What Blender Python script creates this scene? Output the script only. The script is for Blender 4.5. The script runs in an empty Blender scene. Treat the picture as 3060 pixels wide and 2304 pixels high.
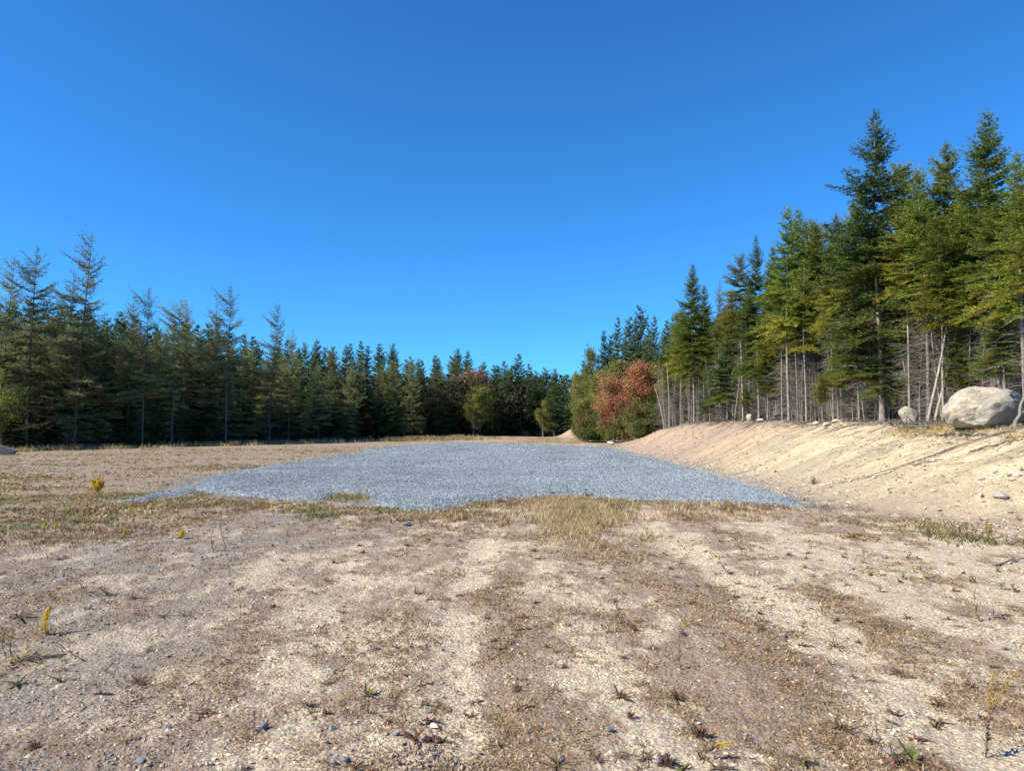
import bpy, math
import numpy as np
from mathutils import Vector
R = math.radians
sc = bpy.context.scene
COL = sc.collection

# ------------------------------------------------------------------ camera, sky, sun, exposure
W0, H0, FPX, CAMH = 3060.0, 2304.0, 2185.0, 1.6
PITCH = math.atan(118.0 / FPX)
cam_d = bpy.data.cameras.new('camera'); cam = bpy.data.objects.new('camera', cam_d); COL.objects.link(cam)
cam.location = (0, 0, CAMH); cam.rotation_euler = (math.pi / 2 + PITCH, 0, 0)
cam_d.sensor_width = 36; cam_d.lens = 36 * FPX / W0; cam_d.clip_end = 3000; cam_d.clip_start = .05
sc.camera = cam
SUN_EL, SUN_AZ = R(38), R(20)          # light travels towards +x, turned 20 degrees towards +y
w = bpy.data.worlds.new("World"); sc.world = w; w.use_nodes = True
nt = w.node_tree; bg = nt.nodes['Background']
sky = nt.nodes.new('ShaderNodeTexSky'); sky.sky_type = 'NISHITA'; sky.sun_disc = False
sky.sun_elevation = SUN_EL; sky.sun_rotation = R(-110)
sky.air_density = 1.0; sky.dust_density = 0.0; sky.ozone_density = 4.0; sky.altitude = 0
tint = nt.nodes.new('ShaderNodeMix'); tint.data_type = 'RGBA'; tint.blend_type = 'MULTIPLY'; tint.inputs[0].default_value = 1; tint.inputs[7].default_value = (.205, .635, 1.03, 1)
nt.links.new(sky.outputs[0], tint.inputs[6]); nt.links.new(tint.outputs[2], bg.inputs[0]); bg.inputs[1].default_value = 0.10
sd = bpy.data.lights.new('sun', 'SUN'); so = bpy.data.objects.new('sun', sd); COL.objects.link(so)
sd.energy = 5.0; sd.angle = R(0.53); sd.color = (1, .89, .72)
so.rotation_euler = Vector((math.cos(SUN_AZ) * math.cos(SUN_EL), math.sin(SUN_AZ) * math.cos(SUN_EL), -math.sin(SUN_EL))).to_track_quat('-Z', 'Y').to_euler()
sc.view_settings.view_transform = 'Standard'; sc.view_settings.look = 'None'
sc.view_settings.gamma = 1; sc.view_settings.exposure = 0.92

# ------------------------------------------------------------------ helpers
rng = np.random.default_rng(7)
_T = np.random.default_rng(3).random((256, 256))
def vnoise(x, y, s=1.0, o=0):
    x = np.asarray(x, float) / s + o * 17.3 + 100; y = np.asarray(y, float) / s + o * 7.7 + 100
    xi = np.floor(x).astype(int); yi = np.floor(y).astype(int); fx = x - xi; fy = y - yi
    fx = fx * fx * fx * (fx * (fx * 6 - 15) + 10); fy = fy * fy * fy * (fy * (fy * 6 - 15) + 10)
    a = _T[xi % 256, yi % 256]; b = _T[(xi + 1) % 256, yi % 256]; c = _T[xi % 256, (yi + 1) % 256]; d = _T[(xi + 1) % 256, (yi + 1) % 256]
    return (a * (1 - fx) + b * fx) * (1 - fy) + (c * (1 - fx) + d * fx) * fy
def fbm(x, y, s, n=4, o=0, g=.5):
    v = 0; a = 1; t = 0
    for k in range(n):
        ang = .6 * k; c, q = math.cos(ang), math.sin(ang)
        v = v + a * vnoise(x * c - y * q, x * q + y * c, s, o + k * 3); t += a; a *= g; s /= 2.03
    return v / t
def sm(a, b, x):
    t = np.clip((np.asarray(x, float) - a) / (b - a), 0, 1); return t * t * (3 - 2 * t)

def toe(y): return np.interp(y, [0, 3, 10, 14, 25, 50, 60, 90, 130], [15, 11.5, 7.6, 6.5, 6.4, 7.2, 8.0, 11, 15])
def cwid(y): return np.interp(y, [0, 16, 50, 60], [5.2, 4.8, 3.3, 3.0])
def chgt(y): return np.interp(y, [0, 8, 16, 25, 42, 48, 56, 64, 130], [1.2, 1.35, 1.5, 1.72, 1.70, 1.55, .75, .25, .2])
def H(x, y, fine=True):
    x = np.asarray(x, float); y = np.asarray(y, float)
    h = -0.38 * sm(-8, -42, x) * sm(15, 45, y)
    t = (x - toe(y) - .5 * (fbm(x, y, 5, 2, 4) - .5)) / cwid(y)
    bank = (.55 * sm(0, 1.0, t) + .45 * np.clip(t, 0, 1) ** 1.15) * chgt(y)
    bank = bank * (1 - .10 * sm(1.0, 3, t))
    h = h + bank
    on = sm(0.0, .25, t)
    h = h + on * (1 - .5 * sm(1, 1.6, t)) * (.19 * (fbm(x * .6 + y * .2 + 2.4 * fbm(x, y, 2.2, 2, 18), y * 1.3, .9, 6, 6, .62) - .5) + .3 * (fbm(x, y, 4, 2, 9) - .5) + .07 * (fbm(x * .6 + y * .3, y * 1.5, .28, 3, 8, .6) - .5))
    # a small spoil mound by the shrubs at the far right end of the clearing
    h = h + 1.25 * np.exp(-(((x - 7.6) / 1.5) ** 2 + ((y - 86) / 5) ** 2)) + .5 * np.exp(-(((x + 1) / 9) ** 2 + ((y - 84) / 9) ** 2)) * .5
    h = h + .05 * (fbm(x, y, 7, 2, 1) - .5) * sm(3, 12, y)
    if fine:
        r = np.hypot(x, y)
        h = h + .035 * (fbm(x, y, 1.3, 3, 2) - .5)
        h = h + (.045 * (fbm(x, y, .30, 4, 5, .62) - .5) + .022 * (fbm(x, y * 1.3, .075, 3, 55, .6) - .5) * (1 - sm(8, 16, r)) + .03 * np.clip(fbm(x, y, .22, 3, 57) - .58, 0, 1)) * (1 - sm(12, 40, r) * .5)
        h = h - .03 * np.exp(-((x - 2.2 - .15 * np.sin(y * .5)) / .28) ** 2) * (1 - sm(14, 16, y)) - .03 * np.exp(-((x + .35 - .1 * np.sin(y * .6)) / .25) ** 2) * (1 - sm(14, 16, y))
    return h
def Hs(x, y): return float(H(np.array([x]), np.array([y]))[0])
cp, sp_ = math.cos(PITCH), math.sin(PITCH)
def ray(px, py):
    u = (px - W0 / 2) / FPX; v = (H0 / 2 - py) / FPX
    return np.array([u, cp - v * sp_, sp_ + v * cp])
def at(px, py, d):                       # the point on the line of sight at distance d along y
    r = ray(px, py); return np.array([0, 0, CAMH]) + r * (d / r[1])
def hit(px, py):                         # where the line of sight meets the terrain
    r = ray(px, py); s = 3.0
    d = np.arange(3.0, 130, .04); P = r[None] * (d / r[1])[:, None]; z = P[:, 2] + CAMH
    k = np.argmax(z < H(P[:, 0], P[:, 1], False)); 
    if k == 0: k = len(d) - 1
    return float(P[k, 0]), float(P[k, 1])

def mesh(name, V, F, col=None, smooth=False):
    V = np.asarray(V, np.float32); F = np.asarray(F, np.int32); k = F.shape[1]
    me = bpy.data.meshes.new(name)
    me.vertices.add(len(V)); me.vertices.foreach_set('co', V.ravel())
    me.loops.add(F.size); me.loops.foreach_set('vertex_index', F.ravel())
    me.polygons.add(len(F)); me.polygons.foreach_set('loop_start', np.arange(0, F.size, k, dtype=np.int32))
    me.polygons.foreach_set('use_smooth', np.full(len(F), smooth, bool))
    me.update(calc_edges=True)
    if col is not None:
        c = np.ones((len(V), 4), np.float32); c[:, :3] = col
        a = me.color_attributes.new('Col', 'FLOAT_COLOR', 'POINT'); a.data.foreach_set('color', c.ravel())
    return me
def obj(name, me, mat, parent=None, loc=(0, 0, 0)):
    if mat and not me.materials: me.materials.append(mat)
    o = bpy.data.objects.new(name, me); COL.objects.link(o); o.location = loc
    if parent: o.parent = parent
    return o
def empty(name, loc=(0, 0, 0)):
    o = bpy.data.objects.new(name, None); COL.objects.link(o); o.location = loc; o.empty_display_size = .2; return o
def tag(o, label=None, cat=None, group=None, kind=None):
    if label: o['label'] = label
    if cat: o['category'] = cat
    if group: o['group'] = group
    if kind: o['kind'] = kind
    return o
def copy_tree(o, parent=None):
    c = o.copy(); COL.objects.link(c); c.parent = parent
    for ch in o.children: copy_tree(ch, c)
    return c

# ------------------------------------------------------------------ materials
def mat(name, build):
    m = bpy.data.materials.new(name); m.use_nodes = True; n = m.node_tree; b = n.nodes['Principled BSDF']
    b.inputs['Specular IOR Level'].default_value = .2; b.inputs['Roughness'].default_value = .9
    build(n, b); return m
def N(n, t, **k):
    x = n.nodes.new(t)
    for a, v in k.items(): setattr(x, a, v)
    return x
def noise(n, co, scale, det=4, rough=.6, vec=None):
    x = N(n, 'ShaderNodeTexNoise'); x.inputs['Scale'].default_value = scale; x.inputs['Detail'].default_value = det; x.inputs['Roughness'].default_value = rough
    n.links.new(co, x.inputs['Vector']); return x.outputs['Fac']
def mix(n, fac, a, b, mode='MIX'):
    x = N(n, 'ShaderNodeMix', data_type='RGBA', blend_type=mode)
    for s, v in ((x.inputs[0], fac), (x.inputs[6], a), (x.inputs[7], b)):
        if isinstance(v, (int, float)): s.default_value = v
        elif isinstance(v, tuple): s.default_value = (*v, 1)
        else: n.links.new(v, s)
    return x.outputs[2]
def rampf(n, f, a, b, va=0, vb=1):
    x = N(n, 'ShaderNodeMapRange'); x.inputs[1].default_value = a; x.inputs[2].default_value = b; x.inputs[3].default_value = va; x.inputs[4].default_value = vb
    n.links.new(f, x.inputs[0]); return x.outputs[0]
def attr(n):
    return N(n, 'ShaderNodeAttribute', attribute_name='Col').outputs['Color']
def bump(n, b, h, dist, st=1):
    x = N(n, 'ShaderNodeBump'); x.inputs['Distance'].default_value = dist; x.inputs['Strength'].default_value = st
    n.links.new(h, x.inputs['Height']); n.links.new(x.outputs[0], b.inputs['Normal'])
def math_(n, op, a, b):
    x = N(n, 'ShaderNodeMath', operation=op)
    for s, v in ((x.inputs[0], a), (x.inputs[1], b)):
        if isinstance(v, (int, float)): s.default_value = v
        else: n.links.new(v, s)
    return x.outputs[0]

def b_ground(n, b):
    co = N(n, 'ShaderNodeTexCoord').outputs['Object']
    f1 = noise(n, co, 55, 5, .75); f2 = noise(n, co, 9, 5, .7); f3 = noise(n, co, 140, 3, .7)
    v = N(n, 'ShaderNodeTexVoronoi'); v.inputs['Scale'].default_value = 42; n.links.new(co, v.inputs['Vector'])
    base = attr(n)
    c = mix(n, rampf(n, f1, .44, .56), mix(n, 1.0, base, (.55, .52, .50), 'MULTIPLY'), base)
    c = mix(n, rampf(n, f2, .35, .65, 0, .45), c, mix(n, 1.0, c, (.72, .66, .62), 'MULTIPLY'))
    c = mix(n, rampf(n, f3, .55, .7, 0, .55), c, mix(n, 1.0, base, (1.25, 1.25, 1.22), 'MULTIPLY'))
    hs = N(n, 'ShaderNodeSeparateColor'); n.links.new(v.outputs['Color'], hs.inputs[0])
    c = mix(n, rampf(n, hs.outputs[0], .80, .84, 0, .6), c, (.30, .29, .28))
    n.links.new(c, b.inputs['Base Color'])
    h = math_(n, 'ADD', math_(n, 'MULTIPLY', f1, .6), math_(n, 'ADD', math_(n, 'MULTIPLY', f2, .9), math_(n, 'MULTIPLY', v.outputs['Distance'], -.35)))
    bump(n, b, h, .04, 1)
M_ground = mat('ground', b_ground)
def b_gravel(n, b):
    co = N(n, 'ShaderNodeTexCoord').outputs['Object']
    v = N(n, 'ShaderNodeTexVoronoi'); v.inputs['Scale'].default_value = 20; n.links.new(co, v.inputs['Vector'])
    hs = N(n, 'ShaderNodeSeparateColor'); n.links.new(v.outputs['Color'], hs.inputs[0])
    big = noise(n, co, .5, 3, .6)
    c = mix(n, hs.outputs[0], (.14, .175, .20), (.33, .38, .415)); c = mix(n, rampf(n, big, .35, .7, 0, .35), c, (.17, .19, .205))
    n.links.new(c, b.inputs['Base Color'])
    bump(n, b, math_(n, 'ADD', math_(n, 'MULTIPLY', v.outputs['Distance'], -1.0), hs.outputs[1]), .03, .8)
M_gravel = mat('gravel', b_gravel)
def b_stone(n, b):
    co = N(n, 'ShaderNodeTexCoord').outputs['Object']
    f = noise(n, co, 30, 4, .7)
    n.links.new(mix(n, rampf(n, f, .3, .7, 0, .6), attr(n), mix(n, 1.0, attr(n), (.65, .65, .66), 'MULTIPLY')), b.inputs['Base Color'])
M_stone = mat('stone', b_stone)
def leafy(name, rough=.65, trans=.25, vary=.35):
    def f(n, b):
        oi = N(n, 'ShaderNodeObjectInfo').outputs['Random']
        k = rampf(n, oi, 0, 1, 1 - vary, 1 + vary)
        c = N(n, 'ShaderNodeVectorMath', operation='SCALE'); n.links.new(attr(n), c.inputs[0]); n.links.new(k, c.inputs['Scale'])
        n.links.new(c.outputs[0], b.inputs['Base Color']); b.inputs['Roughness'].default_value = rough
        t = N(n, 'ShaderNodeBsdfTranslucent'); n.links.new(c.outputs[0], t.inputs[0])
        ms = N(n, 'ShaderNodeMixShader'); ms.inputs[0].default_value = trans
        n.links.new(b.outputs[0], ms.inputs[1]); n.links.new(t.outputs[0], ms.inputs[2])
        n.links.new(ms.outputs[0], n.nodes['Material Output'].inputs[0])
    return mat(name, f)
M_needle = leafy('needles'); M_leaf = leafy('leaves', .55, .35, .15); M_grass = leafy('dry_grass', .8, .3, 0); M_flower = leafy('petals', .6, .3, 0)
def b_bark(c1, c2):
    def f(n, b):
        co = N(n, 'ShaderNodeTexCoord').outputs['Object']
        mp = N(n, 'ShaderNodeMapping'); mp.inputs['Scale'].default_value = (1, 1, .25); n.links.new(co, mp.inputs[0])
        a = noise(n, mp.outputs[0], 22, 5, .7); c = noise(n, co, 1.7, 3, .6)
        k = mix(n, rampf(n, a, .35, .65), c1, c2); k = mix(n, rampf(n, c, .4, .7, 0, .6), k, mix(n, 1.0, k, (.6, .6, .55), 'MULTIPLY'))
        n.links.new(k, b.inputs['Base Color']); bump(n, b, a, .02, .8)
    return f
M_bark = mat('bark', b_bark((.13, .11, .095), (.36, .33, .30)))
M_barkdark = mat('dark_bark', b_bark((.06, .052, .045), (.17, .155, .14)))
M_pale = mat('pale_bark', b_bark((.20, .18, .155), (.44, .405, .36)))
M_dead = mat('dead_wood', b_bark((.13, .115, .10), (.29, .265, .235)))
M_stem = leafy('stem', .8, 0, 0)
def b_boulder(n, b):
    co = N(n, 'ShaderNodeTexCoord').outputs['Object']
    mp = N(n, 'ShaderNodeMapping'); mp.inputs['Scale'].default_value = (1, 1, 2.6); mp.inputs['Rotation'].default_value = (.1, .35, 0); n.links.new(co, mp.inputs[0])
    a = noise(n, mp.outputs[0], 2.2, 7, .68); f = noise(n, co, 24, 5, .75); g = noise(n, co, 1.1, 3, .5)
    c = mix(n, rampf(n, a, .35, .65), (.26, .235, .195), (.62, .55, .42)); c = mix(n, rampf(n, g, .45, .62, 0, .7), c, (.34, .34, .31)); c = mix(n, rampf(n, noise(n, mp.outputs[0], 5.5, 6, .75), .55, .66, 0, .6), c, (.20, .185, .16))
    c = mix(n, rampf(n, f, .35, .6, .45, 0), c, (.20, .185, .165)); n.links.new(c, b.inputs['Base Color'])
    bump(n, b, math_(n, 'ADD', a, math_(n, 'MULTIPLY', f, .3)), .09, .9)
M_boulder = mat('boulder', b_boulder)

# ------------------------------------------------------------------ ground
def streak(x, y, o=0): return fbm(x + .25 * (fbm(x, y, 2.5, 2, 31) - .5), y * .13, .42, 4, 36 + o, .6)
def cream(x, y):                         # where the pale hardpan shows: wheel tracks running away from the camera
    wob = x + .3 * (fbm(x, y, 3, 2, 31) - .5)
    s = .9 * np.exp(-((wob - 2.35) / .30) ** 2) + .55 * np.exp(-((wob + .40) / .22) ** 2) + .65 * np.exp(-((wob - .62) / .26) ** 2) * (1 - sm(6.5, 8, y)) + .75 * sm(3.0, 3.8, wob) * (1 - sm(6, 8, wob)) * (1 - sm(9, 13, y)) + .25 * np.exp(-((wob + 1.5) / .45) ** 2) * sm(4.5, 6.5, y)
    s = s * (1 - sm(12.5, 14.5, y)) + .14 * (1 - sm(9, 12, y)) - .35 * np.exp(-((wob - 1.5) / .3) ** 2) - .25 * np.exp(-((wob + .0) / .15) ** 2)
    return np.clip((s * .78 - .12 + 3.0 * (fbm(x, y * .6, .42, 6, 33, .80) - .5) + .7 * (streak(x, y) - .5)) * 2.2, 0, 1)
def groundcol(x, y):
    c_cream = np.array([.81, .70, .51]); c_tan = np.array([.47, .36, .265]); c_grey = np.array([.37, .325, .265]); c_rus = np.array([.35, .245, .15])
    n1 = fbm(x, y * .6, 2.0, 4, 11)[:, None]; n2 = fbm(x, y, .5, 4, 12)[:, None]; n3 = fbm(x, y, 6, 3, 13)[:, None]
    g = sm(-.8, -3.0, x + 1.2 * (n1[:, 0] - .5) * 2)[:, None]
    c = c_tan * (1 - g) + c_grey * g
    k = sm(.46, .62, .68 * n2 + .32 * streak(x, y, 3)[:, None]); c = c * (1 - .5 * k) + c_rus * .5 * k
    c = c * (.80 + .42 * fbm(x, y * .6, .22, 4, 17, .7))[:, None]
    k = cream(x, y)[:, None]; k = k * (1 - .35 * g); c = c * (1 - k) + c_cream * k
    # left field beyond: mauve-brown gravelly dirt, then olive turf by the trees
    far = (sm(-4, -7, x) * sm(10, 14, y))[:, None]; fc = np.array([.39, .31, .215]) * (.85 + .3 * n2)
    c = c * (1 - far * .85) + fc * far * .85
    k = far * sm(.48, .62, fbm(x * .5, y, 2.2, 4, 15))[:, None] * (1 - sm(22, 32, y))[:, None]; c = c * (1 - .65 * k) + np.array([.33, .23, .11]) * .65 * k
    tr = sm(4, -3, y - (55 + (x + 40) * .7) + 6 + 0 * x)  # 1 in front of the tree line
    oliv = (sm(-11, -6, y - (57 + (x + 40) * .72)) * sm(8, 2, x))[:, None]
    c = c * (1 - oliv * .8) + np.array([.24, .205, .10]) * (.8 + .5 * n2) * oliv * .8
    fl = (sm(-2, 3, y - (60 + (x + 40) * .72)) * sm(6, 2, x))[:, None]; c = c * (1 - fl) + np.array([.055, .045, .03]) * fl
    fe = (sm(60, 64, y) * sm(-12, -9, x))[:, None]; k = .55 + .35 * np.sign(n3 - .5) * sm(0, .1, abs(n3 - .5))
    far2 = np.array([.34, .28, .15]) * (1 - sm(.40, .52, n1)) + np.array([.50, .37, .265]) * sm(.40, .52, n1)
    c = c * (1 - fe) + far2 * fe
    md = np.clip(1.5 * np.exp(-(((x - 7.4) / 1.9) ** 2 + ((y - 85) / 6) ** 2)), 0, 1)[:, None]; c = c * (1 - md) + np.array([.56, .42, .29]) * md
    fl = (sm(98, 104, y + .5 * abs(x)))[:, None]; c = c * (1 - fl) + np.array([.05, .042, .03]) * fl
    # bank
    t = (x - toe(y)) / cwid(y); on = sm(-.15, .2, t)[:, None]
    bk = np.array([.55, .41, .285]) * (1 - sm(34, 20, y))[:, None] + np.array([.78, .66, .43]) * sm(34, 20, y)[:, None]
    st = fbm(x * .35 + y * .1, y * 2.2, 1.0, 5, 21, .6)[:, None]
    bk = bk * (.48 + .88 * st); q = sm(.52, .68, fbm(x, y, 2.6, 3, 22))[:, None]; bk = bk * (1 - .3 * q) + np.array([.40, .365, .32]) * .3 * q
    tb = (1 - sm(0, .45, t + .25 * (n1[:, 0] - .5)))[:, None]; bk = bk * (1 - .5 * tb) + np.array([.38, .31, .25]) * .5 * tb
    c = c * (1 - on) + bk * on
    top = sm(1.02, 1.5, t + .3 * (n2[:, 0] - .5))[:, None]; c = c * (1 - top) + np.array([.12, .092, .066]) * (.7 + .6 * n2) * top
    return np.clip(c, .02, .85)
def terrain():
    r = np.concatenate([[0], np.geomspace(.4, 2.4, 24), np.geomspace(2.41, 60, 640), np.geomspace(60.4, 150, 100), np.geomspace(155, 900, 14)])
    a = np.concatenate([np.linspace(-180, -52, 44)[:-1], np.linspace(-52, -40, 40)[:-1], np.linspace(-40, 40, 560), np.linspace(40, 52, 40)[1:], np.linspace(52, 180, 44)[1:]])
    a = np.radians(a); A, Q = np.meshgrid(a, r); x = (Q * np.sin(A)).ravel(); y = (Q * np.cos(A)).ravel()
    V = np.stack([x, y, H(x, y)], 1); nr, na = len(r), len(a)
    i = np.arange(nr * na).reshape(nr, na)
    F = np.stack([i[:-1, :-1], i[:-1, 1:], i[1:, 1:], i[1:, :-1]], -1).reshape(-1, 4)[:, ::-1]
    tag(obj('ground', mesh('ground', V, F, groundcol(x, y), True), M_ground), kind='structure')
terrain()

def chunks(P, s, cols, flat=.6, r=rng):   # small angular stones, all in one mesh
    n = len(P); B = np.array([[1, 0, 0], [0, 1, 0], [-1, 0, 0], [0, -1, 0], [0, 0, 1], [0, 0, -1]], float)
    V = B[None] * (.65 + .6 * r.random((n, 6, 1))) + .28 * (r.random((n, 6, 3)) - .5)
    V[:, :, 0] *= .7 + .7 * r.random((n, 1)); V[:, :, 2] *= flat * (.6 + .8 * r.random((n, 1)))
    an = r.random(n) * 6.28; ti = (r.random(n) - .5) * .9
    x = V[:, :, 0] * np.cos(ti)[:, None] - V[:, :, 2] * np.sin(ti)[:, None]; z = V[:, :, 0] * np.sin(ti)[:, None] + V[:, :, 2] * np.cos(ti)[:, None]; y = V[:, :, 1]
    c, q = np.cos(an)[:, None], np.sin(an)[:, None]
    V = np.stack([x * c - y * q, x * q + y * c, z], -1) * (s[:, None, None] * .5) + P[:, None]
    T = np.array([[0, 1, 4], [1, 2, 4], [2, 3, 4], [3, 0, 4], [1, 0, 5], [2, 1, 5], [3, 2, 5], [0, 3, 5]])
    F = (T[None] + (np.arange(n) * 6)[:, None, None]).reshape(-1, 3)
    return V.reshape(-1, 3), F, np.repeat(cols, 6, 0)

def bank_rubble():
    n = 26000; y = rng.uniform(9, 54, n); t = rng.random(n) ** 1.25 * 1.15 - .08; x = toe(y) + cwid(y) * t; k = (fbm(x, y, 1.1, 4, 91) > .47) & (rng.random(n) < .35 + .65 * (t < .35)); x, y = x[k], y[k]; n = len(x)
    ss = .018 + .075 * rng.random(n) ** 4; cols = np.array([[.62, .54, .39], [.50, .44, .34], [.34, .32, .29], [.56, .44, .32]])[rng.integers(0, 4, n)] * rng.uniform(.6, 1.15, (n, 1))
    V, F, C = chunks(np.stack([x, y, H(x, y) + ss * .1], 1), ss, cols, .55)
    tag(obj('bank_rubble', mesh('bank_rubble', V, F, C), M_stone), 'loose stone rubble strewn down the slope of the bank', 'rubble', kind='stuff')
bank_rubble()

# gravel pad: outline read off as points on the flat ground
PADPX = [(265, 1087), (430, 1046), (455, 1032), (560, 1013), (700, 992), (845, 966), (960, 958.5), (1060, 958.5), (1150, 962), (1310, 968), (1380, 984), (1450, 1002), (1550, 1030), (1650, 1061), (1768, 1097),
         (1640, 1092), (1500, 1086), (1380, 1083), (1300, 1078), (1200, 1076), (1110, 1080), (1040, 1086), (985, 1092), (940, 1101), (880, 1101), (820, 1092), (795, 1070), (730, 1066), (712, 1082), (640, 1083), (560, 1076), (500, 1071), (458, 1066), (425, 1060), (330, 1080)]
def flat(px, py):
    r = ray(px, py); k = -CAMH / r[2]; return r[0] * k, r[1] * k
PAD = np.array([flat(a * 1.3834, b * 1.3834) for a, b in PADPX])
def padsd(x, y):                         # signed distance, positive inside
    x = x + .35 * (fbm(x, y, .8, 3, 41) - .5) * 1.2; y = y + .55 * (fbm(x, y, .7, 4, 42) - .5)
    d = np.full(x.shape, 1e9); ins = np.zeros(x.shape, bool); n = len(PAD)
    for i in range(n):
        a, b = PAD[i], PAD[(i + 1) % n]; e = b - a; wx, wy = x - a[0], y - a[1]
        t = np.clip((wx * e[0] + wy * e[1]) / (e @ e), 0, 1); d = np.minimum(d, np.hypot(wx - e[0] * t, wy - e[1] * t))
        c = ((a[1] > y) != (b[1] > y)); 
        with np.errstate(all='ignore'): xi = (b[0] - a[0]) * (y - a[1]) / (b[1] - a[1]) + a[0]
        ins ^= c & (x < xi)
    return np.where(ins, d, -d) + .16
def padz(x, y, s): return H(x, y) + np.clip(-.03 + .22 * np.clip(s, -1, .6), -.05, .09) + .06 * sm(.5, 4, s) * (1 - sm(40, 60, y)) + .03 * (fbm(x, y, .9, 3, 44) - .5)
xs = np.linspace(-11, 9.5, 210); ys = np.concatenate([np.arange(12.5, 24, .09), np.arange(24, 70, .2)])
X, Y = np.meshgrid(xs, ys); x, y = X.ravel(), Y.ravel(); s = padsd(x, y); z = padz(x, y, s)
i = np.arange(len(x)).reshape(X.shape); F = np.stack([i[:-1, :-1], i[:-1, 1:], i[1:, 1:], i[1:, :-1]], -1).reshape(-1, 4)
F = F[(s[F] > -.12).all(1)]; u, inv = np.unique(F, return_inverse=True)
tag(obj('gravel_pad', mesh('gravel_pad', np.stack([x, y, z], 1)[u], inv.reshape(-1, 4), None, True), M_gravel), kind='structure')
def scat(n, x0, x1, y0, y1): return x0 + (x1 - x0) * rng.random(n), y0 + (y1 - y0) * rng.random(n)
PP = []; SS = []
for n, y0, y1, sz in ((90000, 12.5, 19, .034), (80000, 19, 27, .042), (60000, 27, 42, .056), (36000, 42, 66, .075)):
    x, y = scat(n, -11, 9.5, y0, y1); s = padsd(x, y); keep = (s > -.05 - .7 * rng.random(n) ** 4); x, y, s = x[keep], y[keep], s[keep]
    ss = sz * (.55 + .9 * rng.random(len(x)) ** 1.5); z = np.where(s > -.05, padz(x, y, s), H(x, y)) + ss * .12
    PP.append(np.stack([x, y, z], 1)); SS.append(ss)
P = np.concatenate(PP); S = np.concatenate(SS); t = rng.random((len(P), 1)) ** 1.3
cols = np.array([.15, .19, .22]) * (1 - t) + np.array([.34, .405, .445]) * t
cols = cols * (.62 + .5 * fbm(P[:, 0], P[:, 1], 1.6, 4, 46) + .26 * fbm(P[:, 0], P[:, 1] * .1, .8, 3, 47))[:, None]; V, F, C = chunks(P, S, cols)
tag(obj('gravel_stones', mesh('gravel_stones', V, F, C), M_stone), 'blue grey crushed stone spread over the driveway pad', 'gravel', kind='stuff')

# pebbles and crumbs over the dirt, thinning with distance
n = 160000; r = np.exp(rng.uniform(math.log(2.6), math.log(55), n)); a = np.radians(rng.uniform(-44, 44, n)); x, y = r * np.sin(a), r * np.cos(a)
dens = .35 + .9 * (fbm(x, y, .7, 4, 51) > .5) * 1.0; dens = dens * (1 - .55 * cream(x, y)) + .4 * (x < -1.2) + .5 * (x > toe(y))
keep = (rng.random(n) < dens * .6) & (padsd(x, y) < -.1); x, y, r = x[keep], y[keep], r[keep]; n = len(x)
ss = (.006 + .019 * rng.random(n) ** 4) * (1 + r * .07) * np.where(x > toe(y), 1.4, 1)
big = rng.random(n) < .002; ss[big] *= 1.8
k = rng.random((n, 1)); cols = groundcol(x, y) * (.5 + .55 * rng.random((n, 1)))
cols = np.where(k < .22, np.array([.21, .205, .195]) * (.7 + .6 * rng.random((n, 1))), cols); cols = np.where(k > .93, np.array([.62, .55, .42]), cols)
V, F, C = chunks(np.stack([x, y, H(x, y) + ss * .08], 1), ss, cols, .55)
tag(obj('pebbles', mesh('pebbles', V, F, C), M_stone), 'small mixed pebbles and crumbs strewn over the bare dirt', 'pebbles', kind='stuff')

# ------------------------------------------------------------------ blades
def blades(P, h, wd, lean, cols, r=rng, up=1.0):
    n = len(P); a = r.random(n) * 6.283; b = r.random(n) * 6.283
    D = np.stack([np.cos(a) * lean, np.sin(a) * lean, np.full(n, up)], 1); D /= np.linalg.norm(D, axis=1)[:, None]
    Wv = np.stack([np.cos(b), np.sin(b), np.zeros(n)], 1) * wd[:, None] * .5
    mid = P + D * h[:, None] * .5; tip = P + D * h[:, None] * np.array([1.12, 1.12, .92])
    V = np.stack([P - Wv * .8, P + Wv * .8, mid + Wv, mid - Wv, tip], 1)
    k = (np.arange(n) * 5)[:, None]
    F = np.concatenate([k + np.array([[0, 1, 2]]), k + np.array([[0, 2, 3]]), k + np.array([[3, 2, 4]])])
    return V.reshape(-1, 3), F, np.repeat(cols, 5, 0)
def tufts(cx, cy, k, spread, h, wd, lean, pal, r=rng, z=None):
    n = len(cx); m = n * k; i = np.repeat(np.arange(n), k)
    x = cx[i] + r.normal(0, 1, m) * spread; y = cy[i] + r.normal(0, 1, m) * spread
    pal = np.array(pal); c = pal[r.integers(0, len(pal), n)][i] * (.65 + .7 * r.random((m, 1)))
    hh = (h[i] if hasattr(h, '__len__') else h) * (.5 + .8 * r.random(m)); ww = (wd[i] if hasattr(wd, '__len__') else wd) * (.6 + .8 * r.random(m))
    P = np.stack([x, y, H(x, y) - .005], 1)
    return blades(P, hh, ww, lean * (.3 + r.random(m)), c, r)
def join(L):
    V = []; F = []; C = []; o = 0
    for v, f, c in L: V.append(v); F.append(f + o); C.append(c); o += len(v)
    return np.concatenate(V), np.concatenate(F), np.concatenate(C)
STRAW = [(.52, .42, .23), (.46, .34, .19), (.60, .50, .30), (.38, .30, .15)]
RUST = [(.24, .12, .075), (.30, .16, .09), (.19, .11, .075), (.34, .22, .12)]
OLIVE = [(.15, .16, .055), (.22, .21, .08), (.12, .13, .05), (.28, .25, .10)]
MIXD = [(.22, .14, .08), (.17, .13, .08), (.28, .21, .10), (.23, .12, .07), (.19, .17, .07), (.34, .26, .14)]
L = []
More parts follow.
